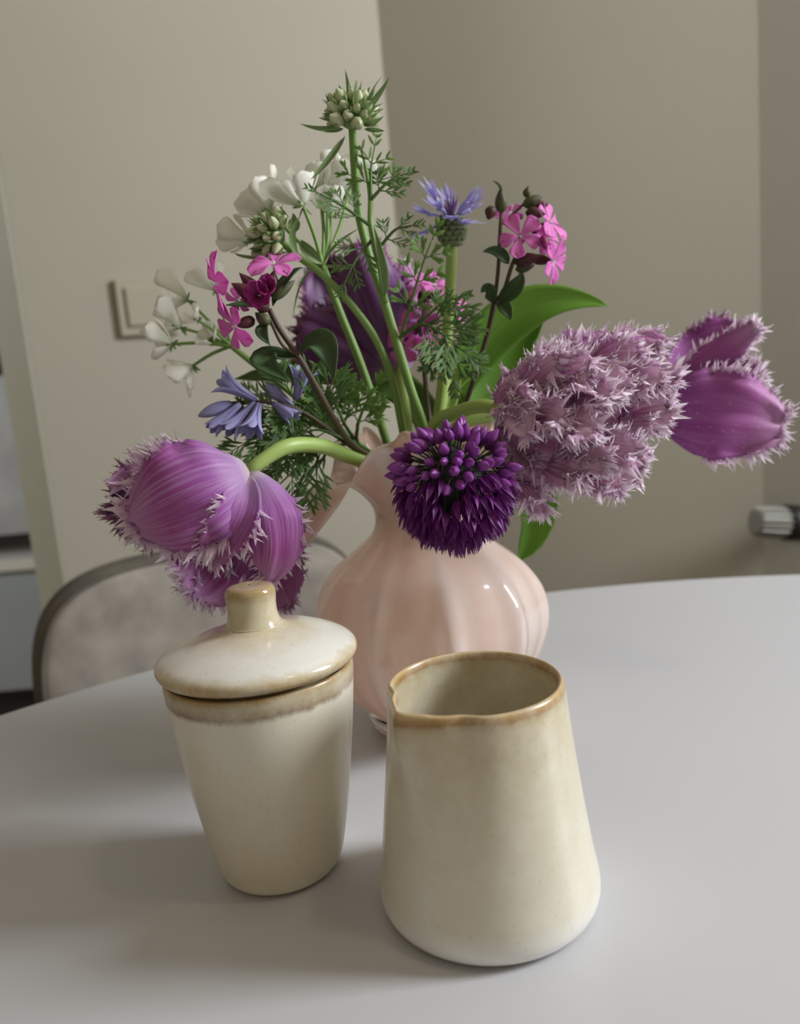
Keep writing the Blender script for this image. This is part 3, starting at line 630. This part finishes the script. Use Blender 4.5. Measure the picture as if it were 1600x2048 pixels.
# ---- dark tulip at the back of the bouquet
R4 = thing('tulip', 'dark purple fringed tulip upright in the middle of the bouquet', 'tulip', WELL)
stem(R4, PP([(800, 740, .470), (806, 800, .460), (812, 850, .450)]) + into(-.004, .014), [.0036, .0036, .0034, .003], pale_green, n=12)
b4 = P(798, 745, .470)
tpetal(R4, b4, P(690, 620, .492), P(660, 510, .488), .022, Vector((.2, -1, 0)), tuldk, fr_d, 70, .006, 40, cup=.4)
tpetal(R4, b4, P(680, 690, .460), P(602, 640, .456), .020, Vector((-.1, -1, .1)), tuldk, fr_d, 80, .0065, 41, cup=-.35, u0=.4)
tpetal(R4, b4, P(755, 610, .455), P(712, 488, .462), .019, Vector((.1, -1, .1)), tuldk, fr_d, 70, .006, 42, cup=-.4, u0=.5)
tpetal(R4, b4, P(815, 630, .470), P(800, 525, .474), .0165, Vector((.5, -1, .1)), tul, fr_w, 80, .006, 43, cup=-.35, u0=.4)
tpetal(R4, b4, P(690, 720, .480), P(615, 700, .478), .014, Vector((0, -1, .3)), tuldk, fr_d, 60, .006, 44, cup=.3)
leaf(R4, MOUTH + Vector((.010, .014, 0)), P(775, 765, .478), P(468, 758, .470), .0105, leafd, Vector((0, -1, .45)), cup=.15, fold=.1, prof=lambda u: (.55 + .45*math.sin(math.pi*u)) * (1 if u < .75 else max(0, 1-((u-.75)/.25)**2)**.6), nu=24)

# ---- allium
R5 = thing('allium', 'deep violet allium globe drooping in front of the vase neck', 'allium', WELL)
ac = P(908, 960, .350)
stem(R5, [ac + Vector((0, .004, .004)), P(905, 892, .368), P(885, 858, .388)] + into(.000, -.016), [.0022, .0024, .0026, .0026, .0026], green, n=10)
def ovoid(g, L_, r, n=8, rings=6, mi=0, rib=0.12, z0=0.0, pinch=.85):
    pr = []
    for i in range(rings + 1):
        u = i / rings; pr.append((max(.00005, r * math.sin(math.pi * u ** pinch) ** .85), z0 + L_ * u))
    revolve(g, pr, n, (0, 0, 0), lambda q, a, i: Vector((q.x*(1 - rib*(round(a*n/6.2832) % 2)), q.y*(1 - rib*(round(a*n/6.2832) % 2)), q.z)), mi)
def bud_mesh(name, L_, r, mat, pedl=0.0):
    g = G(); ovoid(g, L_, r, 12, 7)
    if pedl: tube(g, [Vector((0, 0, -pedl)), Vector((0, 0, .0003))], .00035, 5, 1, mi=1)
    return mesh(name, g, [mat, ped] if pedl else mat)
def floret_mesh(name, seed, mat):
    g = G(); r = RN(seed)
    for k in range(6):
        a = k * math.pi/3 + r.uniform(-.15, .15); o = Vector((math.cos(a), math.sin(a), 0)); sp = r.uniform(.8, 1.4)
        rows, _ = surf(o*.0006, o*.0026*sp + Vector((0, 0, .0042)), o*.0024*sp + Vector((0, 0, .0108*r.uniform(.85, 1.1))), .0016, o, .5, 6, 2, lance)
        addsurf(g, rows)
    for k in range(3):
        a = k*2.1 + r.random(); tube(g, [Vector((0, 0, .002)), Vector((math.cos(a)*.0008, math.sin(a)*.0008, .0105))], .0002, 4, 1)
    tube(g, [Vector((0, 0, -.013)), Vector((0, 0, .0008))], .00035, 5, 1, mi=1)
    return mesh(name, g, [mat, ped])
abud = [bud_mesh('bud', .0078, .0024, allbud, .013), bud_mesh('bud', .0092, .0026, allbud, .013)]
aflo = [floret_mesh('floret', s, allm) for s in range(4)]
g = G(); ovoid(g, .033, .0150, 20, 10, rib=.05); g2 = RN(7)
for k in range(260):
    d = rv(g2).normalized(); spike(g, Vector((0, 0, .0165)) + d*.009, d, .010, .0004, g2)
inst('pedicel_shade_core', mesh('pedicel_shade_core', g, plain('pedicel_shade', (.022, .014, .022), .7)), R5, Matrix.Translation(ac - WELL - Vector((0, -.002, .0170))))  # added core with pedicel spikes; shade between the florets put into its dark colour
rr = RN(5); n = 190
for i in range(n):
    z = 1 - 2 * (i + .5) / n; a = i * 2.39996; q = math.sqrt(1 - z*z)
    d = Vector((q*math.cos(a), q*math.sin(a), z)) + rv(rr) * .10
    d.normalize()
    if d.y > .55: continue
    up = d.z > .02 + rr.uniform(-.15, .15)
    rad = (.0205 if up else .0195) * rr.uniform(.88, 1.08)
    pos = ac + Vector((d.x * rad * 1.06, d.y * rad * .9, d.z * rad * (.92 if up else 1.22)))
    dirn = (d + Vector((0, 0, -.25 if up else -1.15)) + rv(rr)*.12).normalized()
    Mx = Matrix.Translation(pos - WELL) @ dirn.to_track_quat('Z', 'Y').to_matrix().to_4x4() @ Matrix.Scale(rr.uniform(.85, 1.12), 4)
    inst('bud' if up else 'floret', rr.choice(abud) if up else rr.choice(aflo), R5, Mx)

# ---- lace flower: bud heads, white umbels, feathery leaves
def pinna(b, t, w, facing, r, pairs=3, lob=.82, bend=None):
    g = G(); T = t - b; ln = T.length; s = T.cross(facing).normalized(); bend = bend or Vector((0, 0, -.12*ln))
    c = lambda u: b + T*u + bend*u*u
    tube(g, [c(0), c(.5), c(.95)], [.0004, .0003, .0002], 4, 2)
    lobe(g, c(.78), c(1.0) + T*.12, w, facing)
    for k in range(pairs):
        u = .22 + .58 * k / max(1, pairs - 1)
        for sg in (-1, 1):
            l = ln * lob * (1 - .45*u) * r.uniform(.8, 1.15); d = (T.normalized()*.9 + s*sg*.6 + rv(r)*.18).normalized()
            o = c(u); lobe(g, o, o + d*l, w, facing + rv(r)*.35)
            if l > .0075: lobe(g, o + d*l*.4, o + d*l*.4 + (d + s*sg*.7).normalized()*l*.5, w*.8, facing); lobe(g, o + d*l*.45, o + d*l*.45 + (d*1.2 + T.normalized()*.8).normalized()*l*.5, w*.8, facing)
    return g
def frond(root, pts, plen, npair, mat, facing, seed, w=.0008, pairs=3, name='frond', start=.25, spread=.9, rr_=.0007):
    plen *= 1.3; w *= .85; r = RN(seed); g = G(); path = catmull(pts, 8); tube(g, path, [rr_*1.3, rr_*.5], 6, 0); f = part(name, g, mat, root); m = len(path) - 1
    for k in range(npair):
        u = start + (1 - start) * k / npair; i = int(u*m); o = path[i]; T = (path[min(m, i+1)] - path[max(0, i-1)]).normalized()
        s = T.cross(facing).normalized()
        for sg in (-1, 1):
            l = plen * (1 - .5*(k/npair)) * r.uniform(.8, 1.1); d = (T*.7 + s*sg*spread + rv(r)*.22).normalized()
            part('pinna', pinna(o, o + d*l, w, facing + rv(r)*.3, r, pairs), mat, f)
    T = (path[-1] - path[-3]).normalized()
    part('pinna', pinna(path[-1], path[-1] + T*plen*.6, w, facing, r, pairs), mat, f); return f
def budhead(root, c, axis, rad, seed, nb=20, nbr=7, brl=.014, dirs=None):
    r = RN(seed); axis = axis.normalized(); a0 = axis.orthogonal().normalized(); a1 = axis.cross(a0)
    bm = [bud_mesh('bud', .0075, .0026, budg), bud_mesh('bud', .0062, .0023, budg)]
    for i in range(nb):
        z = 1 - 1.25 * (i + .5) / nb; a = i*2.39996; q = math.sqrt(max(0, 1 - z*z))
        d = (axis*z + (a0*math.cos(a) + a1*math.sin(a))*q).normalized(); p = c + d*rad*.62
        dd = (d + axis*.5 + rv(r)*.25).normalized()
        inst('bud', r.choice(bm), root, Matrix.Translation(p - dd*.002 - root.location) @ dd.to_track_quat('Z', 'Y').to_matrix().to_4x4() @ Matrix.Scale(r.uniform(.8, 1.15)*rad/.0115, 4))
        # tiny sepals round each bud
        g = G(); s1 = dd.orthogonal().normalized()
        for k in range(3):
            v = Matrix.Rotation(k*2.1 + r.random(), 3, dd) @ s1; lobe(g, p + v*.0010 - dd*.002, p + v*.0040 + dd*.0062*r.uniform(.7, 1.3), .0009, v)
        part('sepals', g, bract, root)
    for k, (tp, w_) in enumerate(dirs or []):
        b = c + (tp - c).normalized()*rad*.5 - axis*rad*.25; md = b.lerp(tp, .5) + rv(r)*.0012 - axis*.001
        leaf(root, b, md, tp, w_, bract, FACE, .3, 'bract', nu=8, nv=4, solid=0)
    g = G(); ovoid(g, rad*1.0, rad*.55, 12, 6); me = mesh('receptacle', g, bract)
    inst('receptacle', me, root, Matrix.Translation(c - axis*rad*.45 - root.location) @ axis.to_track_quat('Z', 'Y').to_matrix().to_4x4())

R6 = thing('lace_flower', 'tallest green lace flower bud head with spiky bracts at the top of the bouquet', 'flower', WELL)
stem(R6, PP([(704, 240, .399), (709, 330, .400), (716, 420, .400), (738, 510, .400), (768, 600, .401), (796, 695, .402), (822, 780, .405), (846, 850, .408)]) + into(.006, -.008), [.0017, .0018, .0018, .002, .0021, .0021, .002, .002, .002], green, n=12, ridges=1)
hc = P(704, 234, .398)
budhead(R6, hc, Vector((-.05, -.55, .8)), .0130, 61, 24, dirs=[(P(690, 137, .395), .0012), (P(779, 154, .39), .0015), (P(598, 247, .39), .0013), (P(621, 360, .392), .0016), (P(768, 232, .385), .0016), (P(770, 262, .39), .0012), (P(650, 186, .395), .0011), (P(640, 262, .385), .0013), (P(765, 150, .40), .0004)])
nd = P(771, 606, .400)
fs = stem(R6, PP([(771, 606, .399), (758, 520, .394), (742, 455, .392), (740, 390, .394), (730, 330, .397), (722, 295, .399)]), [.0014, .0016, .0013, .0008, .0006], green, 'leaf_stalk', 8)
leaf(R6, P(766, 596, .397), P(757, 525, .392), P(738, 430, .392), .0030, bract, Vector((1, -1, 0)), .6, 'sheath', fold=.5)
frond(R6, PP([(741, 400, .393), (742, 340, .394), (748, 300, .396)]), .0105, 2, fernl, Vector((.1, -1, .1)), 62, .0008, 2)
frond(R6, PP([(741, 400, .393), (775, 365, .393), (800, 352, .394)]), .0100, 2, fernm, Vector((.2, -.8, .6)), 63, .0008, 3)
frond(R6, PP([(741, 452, .392), (690, 415, .388), (640, 388, .386)]), .0095, 3, fernm, Vector((.2, -.8, .6)), 64, .0006, 3)
frond(R6, PP([(755, 500, .393), (790, 460, .390), (818, 452, .388)]), .0090, 2, fernm, Vector((.0, -.9, .5)), 65, .0006, 3)
frond(R6, PP([(745, 478, .393), (712, 520, .388), (692, 560, .386)]), .0100, 2, fernm, Vector((0, -1, .2)), 66, .0006, 3)
frond(R6, PP([(797, 690, .402), (822, 605, .395), (845, 530, .390), (864, 480, .388)]), .0110, 3, fernl, Vector((.1, -1, .1)), 67, .0012, 2, start=.3)
frond(R6, PP([(793, 680, .402), (840, 648, .395), (885, 668, .388), (925, 700, .384)]), .0170, 4, fernm, Vector((.1, -.9, .4)), 68, .0009, 4, start=.45)
frond(R6, PP([(793, 680, .402), (835, 650, .397), (880, 610, .392), (915, 595, .390)]), .0085, 3, fernm, Vector((0, -.9, .4)), 69, .0007, 3, start=.4)
frond(R6, PP([(890, 675, .386), (905, 720, .384), (908, 750, .384)]), .0120, 2, fernm, Vector((.1, -1, .1)), 70, .0009, 3, start=.1)

R7 = thing('lace_flower', 'nodding pale green lace flower bud head in front of the white petals', 'flower', WELL)
stem(R7, PP([(560, 482, .391), (598, 514, .392), (645, 550, .393), (705, 612, .395), (755, 685, .400), (785, 765, .406), (803, 850, .410)]) + into(-.004, -.006), [.0014, .0015, .0016, .0017, .0017, .0018, .0018, .0018], green, n=12, ridges=1)
budhead(R7, P(548, 474, .390), Vector((-.75, -.35, .35)), .0125, 71, 22, dirs=[(P(505, 430, .388), .0018), (P(560, 412, .386), .0017), (P(598, 440, .39), .0013), (P(500, 500, .385), .0015), (P(545, 540, .385), .0013), (P(585, 425, .395), .0018), (P(520, 520, .39), .0012), (P(490, 470, .392), .0013)])
leaf(R7, P(597, 516, .391), P(560, 514, .387), P(545, 575, .385), .0010, bract, FACE, .3, 'bract', nu=8, nv=4, solid=0)
leaf(R7, P(597, 514, .391), P(582, 475, .388), P(600, 432, .388), .0022, bract, Vector((1, -1, 0)), .3, 'bract', nu=8, nv=4, solid=0)
leaf(R7, P(590, 520, .391), P(500, 515, .388), P(470, 505, .389), .0009, bract, FACE, .3, 'bract', nu=8, nv=4, solid=0)

def blossom(root, c, axis, rad, seed, np_=5, mat=None, spread=.8, center=True, wk=.42):
    rad *= 1.12; r = RN(seed); axis = axis.normalized(); a0 = axis.orthogonal().normalized(); a1 = axis.cross(a0)
    for k in range(np_):
        a = k*2*math.pi/np_ + r.uniform(-.3, .3); o = a0*math.cos(a) + a1*math.sin(a); l = rad*r.uniform(.75, 1.15); s_ = spread*r.uniform(.7, 1.2)
        t = c + (axis + o*s_).normalized()*l; md = c + (axis*.6 + o*s_*.75).normalized()*l*.55
        l *= 1.0; leaf(root, c + o*.0006, md, t, l*wk, mat or white, -o + axis*.6, .25, 'petal', prof=obov, nu=8, nv=4, fold=0, solid=.0003)
    if center:
        g = G()
        for k in range(9): d = (axis*.9 + rv(r)*.9).normalized(); lobe(g, c, c + d*rad*.28, .0007, rv(r))
        for k in range(5): d = (-axis*.3 + rv(r)*.9).normalized(); lobe(g, c, c + d*rad*.32, .0007, rv(r))
        part('flower_centre', g, bract, root)
R8 = thing('lace_flower', 'white lace flower umbel high on the left of the tall bud stem', 'flower', WELL)
n8 = P(645, 532, .410)
stem(R8, [n8] + PP([(682, 630, .411), (722, 730, .413), (765, 858, .418)]) + into(-.010, .000), [.0017, .0019, .002, .002, .0019], green, n=12, ridges=1)
for i, (hx, hy, hY, ax_, rd, npt) in enumerate([(606, 412, .418, (-.35, .1, 1), .019, 7), (540, 425, .425, (-.7, .2, .9), .019, 7), (655, 425, .424, (.1, .3, 1), .012, 5), (665, 395, .430, (.2, .3, 1), .019, 6), (500, 480, .430, (-1, .3, .4), .014, 5), (700, 375, .432, (.3, .2, 1), .016, 5), (640, 385, .430, (-.1, .3, 1), .018, 5)]):
    h_ = P(hx, hy, hY); stem(R8, [n8, n8.lerp(h_, .5) + Vector((.001, .002, -.001)), h_], [.0011, .0009], green, 'ray', 6, k=4)
    blossom(R8, h_, Vector(ax_), rd, 80 + i, npt, spread=1.0, wk=.5)
for (a, m_, t, w_) in [((645, 528, .409), (612, 500, .404), (603, 480, .404), .0028), ((645, 530, .409), (690, 535, .408), (712, 528, .407), .0010), ((648, 527, .409), (672, 490, .407), (722, 455, .405), .0008), ((640, 532, .409), (605, 560, .408), (585, 640, .406), .0007), ((643, 526, .409), (625, 500, .407), (600, 478, .405), .0010)]:
    leaf(R8, P(*a), P(*m_), P(*t), w_, bract, FACE, .3, 'bract', nu=8, nv=4, solid=0)
R9 = thing('lace_flower', 'white lace flower umbel spreading low in front of the light switch', 'flower', WELL)
n9 = P(462, 692, .430)
stem(R9, [n9] + PP([(520, 738, .428), (600, 800, .425), (690, 868, .423)]) + into(-.014, .004), [.0014, .0016, .0018, .0018, .0018], green, n=10, ridges=1)
for i, (hx, hy, hY, ax_, rd, npt) in enumerate([(345, 688, .430, (-1, -.1, .25), .013, 5), (385, 732, .436, (-.6, 0, -.4), .012, 5), (395, 640, .428, (-.5, -.4, .5), .007, 4), (425, 685, .430, (-.4, -.5, .5), .009, 5), (432, 580, .440, (-.4, .1, .9), .015, 4), (375, 600, .442, (-.8, .2, .4), .014, 4), (360, 655, .438, (-.8, 0, .6), .014, 4)]):
    h_ = P(hx, hy, hY); stem(R9, [n9, n9.lerp(h_, .5) + Vector((0, 0, .001)), h_], [.0010, .0008], green, 'ray', 6, k=4)
    blossom(R9, h_, Vector(ax_), rd*1.2, 90 + i, npt, spread=1.1, wk=.5)

# ---- loose feathery leaves on the left
for i, (pts, pl, npn, mt_, dd) in enumerate([
    ([(600, 838, .385), (545, 862, .378), (505, 880, .374)], .0210, 3, fernm, 'dark green feathery leaf under the bluebell'),
    ([(640, 900, .388), (600, 930, .380), (560, 968, .376)], .0185, 3, fernm, 'dark green feathery leaf hanging below the pale tulip stem'),
    ([(650, 850, .392), (590, 805, .384), (552, 838, .380)], .0200, 4, fernm, 'dense dark feathery leaf behind the bent tulip stem'),
    ([(690, 850, .395), (668, 800, .392), (655, 770, .390)], .0150, 4, fernl, 'light green feathery leaf standing above the left vase rim'),
    ([(715, 850, .398), (730, 810, .396), (750, 775, .394)], .0110, 3, fernl, 'small light green feathery leaf between two flower stems'),
    ([(690, 880, .395), (640, 860, .388), (600, 868, .384)], .0190, 3, fernm, 'feathery leaf lying along the top of the bent tulip stem')]):
    R = thing('feathery_leaf', dd, 'leaf', WELL)
    p = PP(pts); frond(R, p, pl, npn, mt_, Vector((.1, -1, .25)), 100 + i, .00085, 4, start=.12)
    stem(R, [p[0]] + [P(718, 890, .405)] + into(-.015, -.004 + .002*i), [.0009, .001], fernm, 'stalk', 6)

# ---- cornflower
R10 = thing('cornflower', 'pale blue cornflower with dark scaly base on a thick green stem', 'flower', WELL)
hb = P(905, 500, .430); hx_ = Vector((.02, -.12, 1)).normalized()
stem(R10, [hb + hx_*.003] + PP([(901, 560, .431), (895, 660, .432), (886, 760, .433), (876, 850, .434)]) + into(.010, .008), [.0026, .0027, .0027, .0028, .0028, .0026, .0024], pale_green, n=12, ridges=1)
g = G(); ovoid(g, .0175, .0068, 16, 8, rib=0); inst('involucre', mesh('involucre', g, scale_m), R10, Matrix.Translation(hb - WELL) @ hx_.to_track_quat('Z', 'Y').to_matrix().to_4x4())
r = RN(110); b0 = hx_.orthogonal().normalized(); b1_ = hx_.cross(b0)
for ring in range(6):
    for k in range(12):
        a = (k + .5*(ring % 2)) * 2*math.pi/12; o = b0*math.cos(a) + b1_*math.sin(a); u = .08 + ring*.135; rad = .0070*math.sin(math.pi*(u*.9+.08)**.85)**.7
        p = hb + hx_*(.0175*u) + o*rad; g = G(); lobe(g, p, p + hx_*.0045 + o*.0012, .0016, o); part('scale', g, scale_m, R10)
top = hb + hx_*.0135
for k in range(13):
    a = k*2*math.pi/13 + r.uniform(-.12, .12); o = b0*math.cos(a) + b1_*math.sin(a); el = r.uniform(-.35, 1.5); d = (o + hx_*el).normalized(); ln = .0230*r.uniform(.85, 1.15)
    g = G(); s = d.cross(hx_).normalized(); e = top + d*ln*.6; tube(g, [top + o*.002, top + d*ln*.35 + hx_*.001, e], [.0005, .0007, .0014], 6, 3)
    for q in range(5):
        dd = (d + s*(q-2)*.30 + hx_*r.uniform(-.1, .25)).normalized(); lobe(g, e - d*.002, e + dd*ln*.48*r.uniform(.75, 1.1), .0014, hx_ + rv(r)*.3)
    part('ray_floret', g, corn, R10)
for k in range(16):
    d = (hx_*1.3 + rv(r)*.55).normalized(); g = G(); tube(g, [top, top + d*.007, top + d*.013*r.uniform(.8, 1.1)], [.0006, .0005, .0002], 5, 2); part('disc_floret', g, cornd, R10)
leaf(R10, P(900, 800, .445), P(1035, 628, .455), P(1218, 612, .450), .0135, leafb, Vector((.25, -.85, .35)), .12, nu=22, fold=.12, prof=lambda u: max(0, math.sin(math.pi*(.1+.9*u)**.85))**.8)
leaf(R10, P(930, 840, .450), P(1010, 735, .465), P(1088, 640, .466), .0105, leafb, Vector((.1, -1, .3)), .15, nu=18, fold=.1)
leaf(R10, P(880, 850, .440), P(905, 770, .445), P(900, 690, .445), .0042, pale_green, Vector((.2, -1, .1)), .3)
leaf(R10, P(885, 855, .442), P(925, 790, .448), P(965, 735, .448), .0042, pale_green, Vector((.1, -1, .1)), .3)

# ---- red campions
def camp_flower(root, c, axis, rad, seed, mat=campp, cal=True, cl=.009, open_=1.0, np_=5):
    r = RN(seed); axis = Vector(axis).normalized(); a0 = axis.orthogonal().normalized(); a1 = axis.cross(a0); r0 = r.random()*6
    for k in range(np_):
        a = r0 + k*2*math.pi/np_ + r.uniform(-.12, .12); o = a0*math.cos(a) + a1*math.sin(a); l = rad*r.uniform(.9, 1.1)
        t = c + (o*open_ + axis*(1-open_ + r.uniform(-.15, .2))).normalized()*l; md = c + (o*open_ + axis*(.25+1-open_)).normalized()*l*.5
        rows, _ = surf(c + o*.0008, md, t, l*.52, axis + o*.1, .25, 8, 6, obov, notch=l*.28)
        g = G(); addsurf(g, rows); part('petal', g, mat, root, solid=.0003)
    g = G()
    for k in range(5): d = (axis + rv(r)*.5).normalized(); lobe(g, c, c + d*.0022, .0005, rv(r))
    part('flower_centre', g, white, root)
    if cal: camp_bud(root, c - axis*cl, axis, cl*1.02, .0030, calyx)
def camp_bud(root, b, d, l, r, mat, name='calyx'):
    g = G(); ovoid(g, l, r, 12, 7, rib=.1, pinch=.75); inst(name, mesh(name, g, mat), root, Matrix.Translation(Vector(b) - root.location) @ Vector(d).to_track_quat('Z', 'Y').to_matrix().to_4x4())
R11 = thing('red_campion', 'pink campion spray standing above the long green leaf', 'flower', WELL)
j = P(988, 608, .421)
stem(R11, [j] + PP([(975, 668, .422), (955, 735, .422), (930, 810, .424), (905, 862, .425)]) + into(.013, .006), [.0014, .0014, .0014, .0014, .0014], dark_stem)
stem(R11, [j] + PP([(996, 540, .420), (1000, 460, .419), (1003, 420, .419)]), [.0011, .0009], dark_stem, 'branch', 7)
stem(R11, [j] + PP([(1008, 580, .420), (1024, 530, .419), (1040, 500, .418)]), [.0012, .0010], dark_stem, 'branch', 7)
stem(R11, PP([(1001, 450, .419), (1030, 425, .420), (1050, 405, .420)]), .0007, dark_stem, 'branch', 6)
camp_flower(R11, P(1040, 473, .412), (-.08, -1, .15), .0112, 120)
camp_flower(R11, P(1098, 445, .420), (.65, -.55, .35), .0115, 121, cl=.011)
camp_flower(R11, P(1104, 522, .416), (.75, -.6, -.25), .0115, 122, cl=.012)
camp_flower(R11, P(1095, 478, .424), (.6, -.6, .0), .0095, 123)
camp_flower(R11, P(1022, 430, .428), (-.2, -.6, .6), .0080, 124)
for (a, t, rr_, mt_) in [((1003, 428, .419), (1001, 375, .417), .0032, calyxg), ((1045, 412, .420), (1085, 392, .419), .0032, calyxg), ((1050, 425, .416), (1092, 428, .413), .0033, calyx), ((1050, 395, .421), (1058, 372, .420), .0020, calyxg), ((1060, 415, .422), (1098, 408, .421), .0028, calyx), ((1025, 525, .416), (1085, 512, .412), .0036, calyx), ((985, 412, .418), (976, 440, .416), .0030, calyx), ((1030, 540, .418), (1070, 530, .416), .0028, calyxg), ((1085, 470, .410), (1092, 500, .408), .0022, campm)]:
    a_, t_ = P(*a), P(*t); camp_bud(R11, a_, t_ - a_, (t_-a_).length, rr_, mt_, 'bud')
for (a, m_, t, w_) in [((1018, 528, .419), (995, 505, .416), (966, 503, .414), .0030), ((995, 602, .420), (1030, 575, .414), (1044, 542, .414), .0042), ((986, 606, .421), (975, 580, .418), (962, 585, .416), .0035), ((998, 605, .420), (1012, 620, .412), (1022, 640, .410), .0034), ((1003, 385, .417), (998, 370, .415), (986, 362, .414), .0006)]:
    leaf(R11, P(*a), P(*m_), P(*t), w_, campleaf, FACE, .3, nu=10, nv=6)

R12 = thing('red_campion', 'pink campion with dark red buds and a magenta bloom left of the dark tulip', 'flower', WELL)
j = P(596, 712, .372)
stem(R12, [P(538, 618, .368), P(560, 660, .370), j] + PP([(630, 770, .377), (668, 838, .384), (708, 892, .394)]) + into(-.010, -.010), [.0012, .0013, .0016, .0016, .0015, .0014], dark_stem)
stem(R12, [P(540, 640, .366), P(565, 690, .369), j], [.0008, .0009], dark_stem, 'branch', 6)
for (a, t, rr_, mt_) in [((535, 608, .368), (462, 566, .362), .0042, calyx), ((530, 600, .369), (478, 545, .366), .0034, calyx), ((540, 595, .372), (548, 540, .374), .0034, calyx), ((535, 610, .368), (512, 615, .362), .0034, calyx), ((540, 650, .366), (510, 625, .364), .0030, calyxg), ((545, 600, .368), (590, 560, .372), .0026, calyxg)]:
    a_, t_ = P(*a), P(*t); camp_bud(R12, a_, t_ - a_, (t_-a_).length, rr_, mt_, 'bud')
camp_flower(R12, P(440, 566, .360), (-.85, -.3, -.1), .0135, 130, cal=False)
camp_flower(R12, P(548, 530, .374), (.05, -.45, .75), .0130, 131, cal=False)
camp_flower(R12, P(472, 652, .362), (-.75, -.55, -.25), .0115, 132, cl=.010)
camp_flower(R12, P(520, 592, .360), (-.1, -1, .1), .0078, 133, mat=campm, open_=.55, np_=9)
camp_flower(R12, P(534, 582, .360), (.1, -1, .3), .0075, 134, mat=campm, open_=.45, np_=8, cal=False)
camp_flower(R12, P(478, 600, .370), (-.4, .3, -.3), .0070, 135, cal=False)
for (a, m_, t, w_) in [((600, 708, .371), (645, 690, .364), (668, 762, .358), .0068), ((594, 716, .372), (530, 722, .366), (585, 765, .358), .0066), ((538, 615, .367), (500, 612, .362), (452, 610, .360), .0030), ((545, 612, .368), (575, 560, .372), (605, 535, .374), .0032), ((535, 650, .366), (525, 665, .362), (540, 690, .360), .0030)]:
    leaf(R12, P(*a), P(*m_), P(*t), w_, campleaf, Vector((-.2, -.6, .8)), .3, nu=12, nv=6)

R13 = thing('red_campion', 'pink campion half hidden behind the feathery leaves right of the dark tulip', 'flower', WELL)
stem(R13, PP([(838, 640, .452), (845, 700, .450), (852, 780, .446), (860, 858, .440)]) + into(.004, .012), [.0012, .0013, .0014, .0014, .0014], dark_stem)
for i, (c_, ax_, rd) in enumerate([((868, 572, .455), (.3, -.6, .6), .0105), ((840, 580, .460), (-.2, -.5, .8), .0090), ((905, 612, .452), (.7, -.5, .5), .0110), ((925, 630, .456), (.8, -.4, .1), .0095), ((808, 690, .452), (-.5, -.7, -.3), .0115), ((862, 690, .450), (.4, -.8, -.3), .0105), ((800, 655, .458), (-.6, -.6, .2), .0100), ((845, 640, .462), (0, -1, .2), .0100)]):
    camp_flower(R13, P(*c_), ax_, rd, 140 + i); p_ = P(*c_) - Vector(ax_).normalized()*.009
    stem(R13, [p_, p_.lerp(P(840, 650, .452), .6) + Vector((0, 0, -.001)), P(840, 650, .452)], .0006, dark_stem, 'branch', 5, k=3)

# ---- bluebell
R14 = thing('bluebell', 'violet blue bluebell spray with hanging bells above the left vase rim', 'flower', WELL)
stem(R14, PP([(455, 806, .378), (500, 803, .379), (545, 806, .380), (600, 822, .384), (660, 862, .392)]) + into(-.016, 0), [.0005, .0008, .0010, .0013, .0013, .0013], dark_stem)
def bell(root, b, t, rad, seed, flare=1.0, closed=False):
    r = RN(seed); b, t = P(*b), P(*t); d = (t-b).normalized(); l = (t-b).length; a0 = d.orthogonal().normalized(); a1 = d.cross(a0)
    for k in range(6):
        a = k*math.pi/3 + .2*(k % 2); o = a0*math.cos(a) + a1*math.sin(a); rd = rad*(.98 if k % 2 else 1.05)
        if closed: md, tp = b + d*l*.5 + o*rd*.75, t + o*rd*.12
        else: md, tp = b + d*l*.62 + o*rd*.72, t - d*l*.03*flare + o*rd*(1.0 + .75*flare)
        leaf(root, b + o*rd*.25, md, tp, rad*(.55 if not closed else .5), blue, o, -.35, 'tepal', nu=10, nv=4, fold=0, prof=lambda u: .5 + .5*math.sin(math.pi*u) if u < .6 else (.975)*max(0, 1-((u-.6)/.4)**2)**.6, solid=.0003)
bell(R14, (512, 800, .379), (434, 757, .374), .0042, 150)
bell(R14, (462, 806, .378), (397, 832, .372), .0034, 151, closed=True)
bell(R14, (480, 808, .377), (420, 862, .370), .0036, 152, flare=.1)
bell(R14, (510, 806, .378), (452, 868, .370), .0040, 153, flare=.5)
bell(R14, (518, 808, .377), (500, 868, .368), .0044, 154, flare=.6)
bell(R14, (592, 800, .386), (608, 735, .384), .0045, 155)
bell(R14, (585, 812, .383), (535, 775, .388), .0036, 156, flare=.5)
bell(R14, (545, 806, .380), (592, 838, .376), .0036, 157, flare=.3)
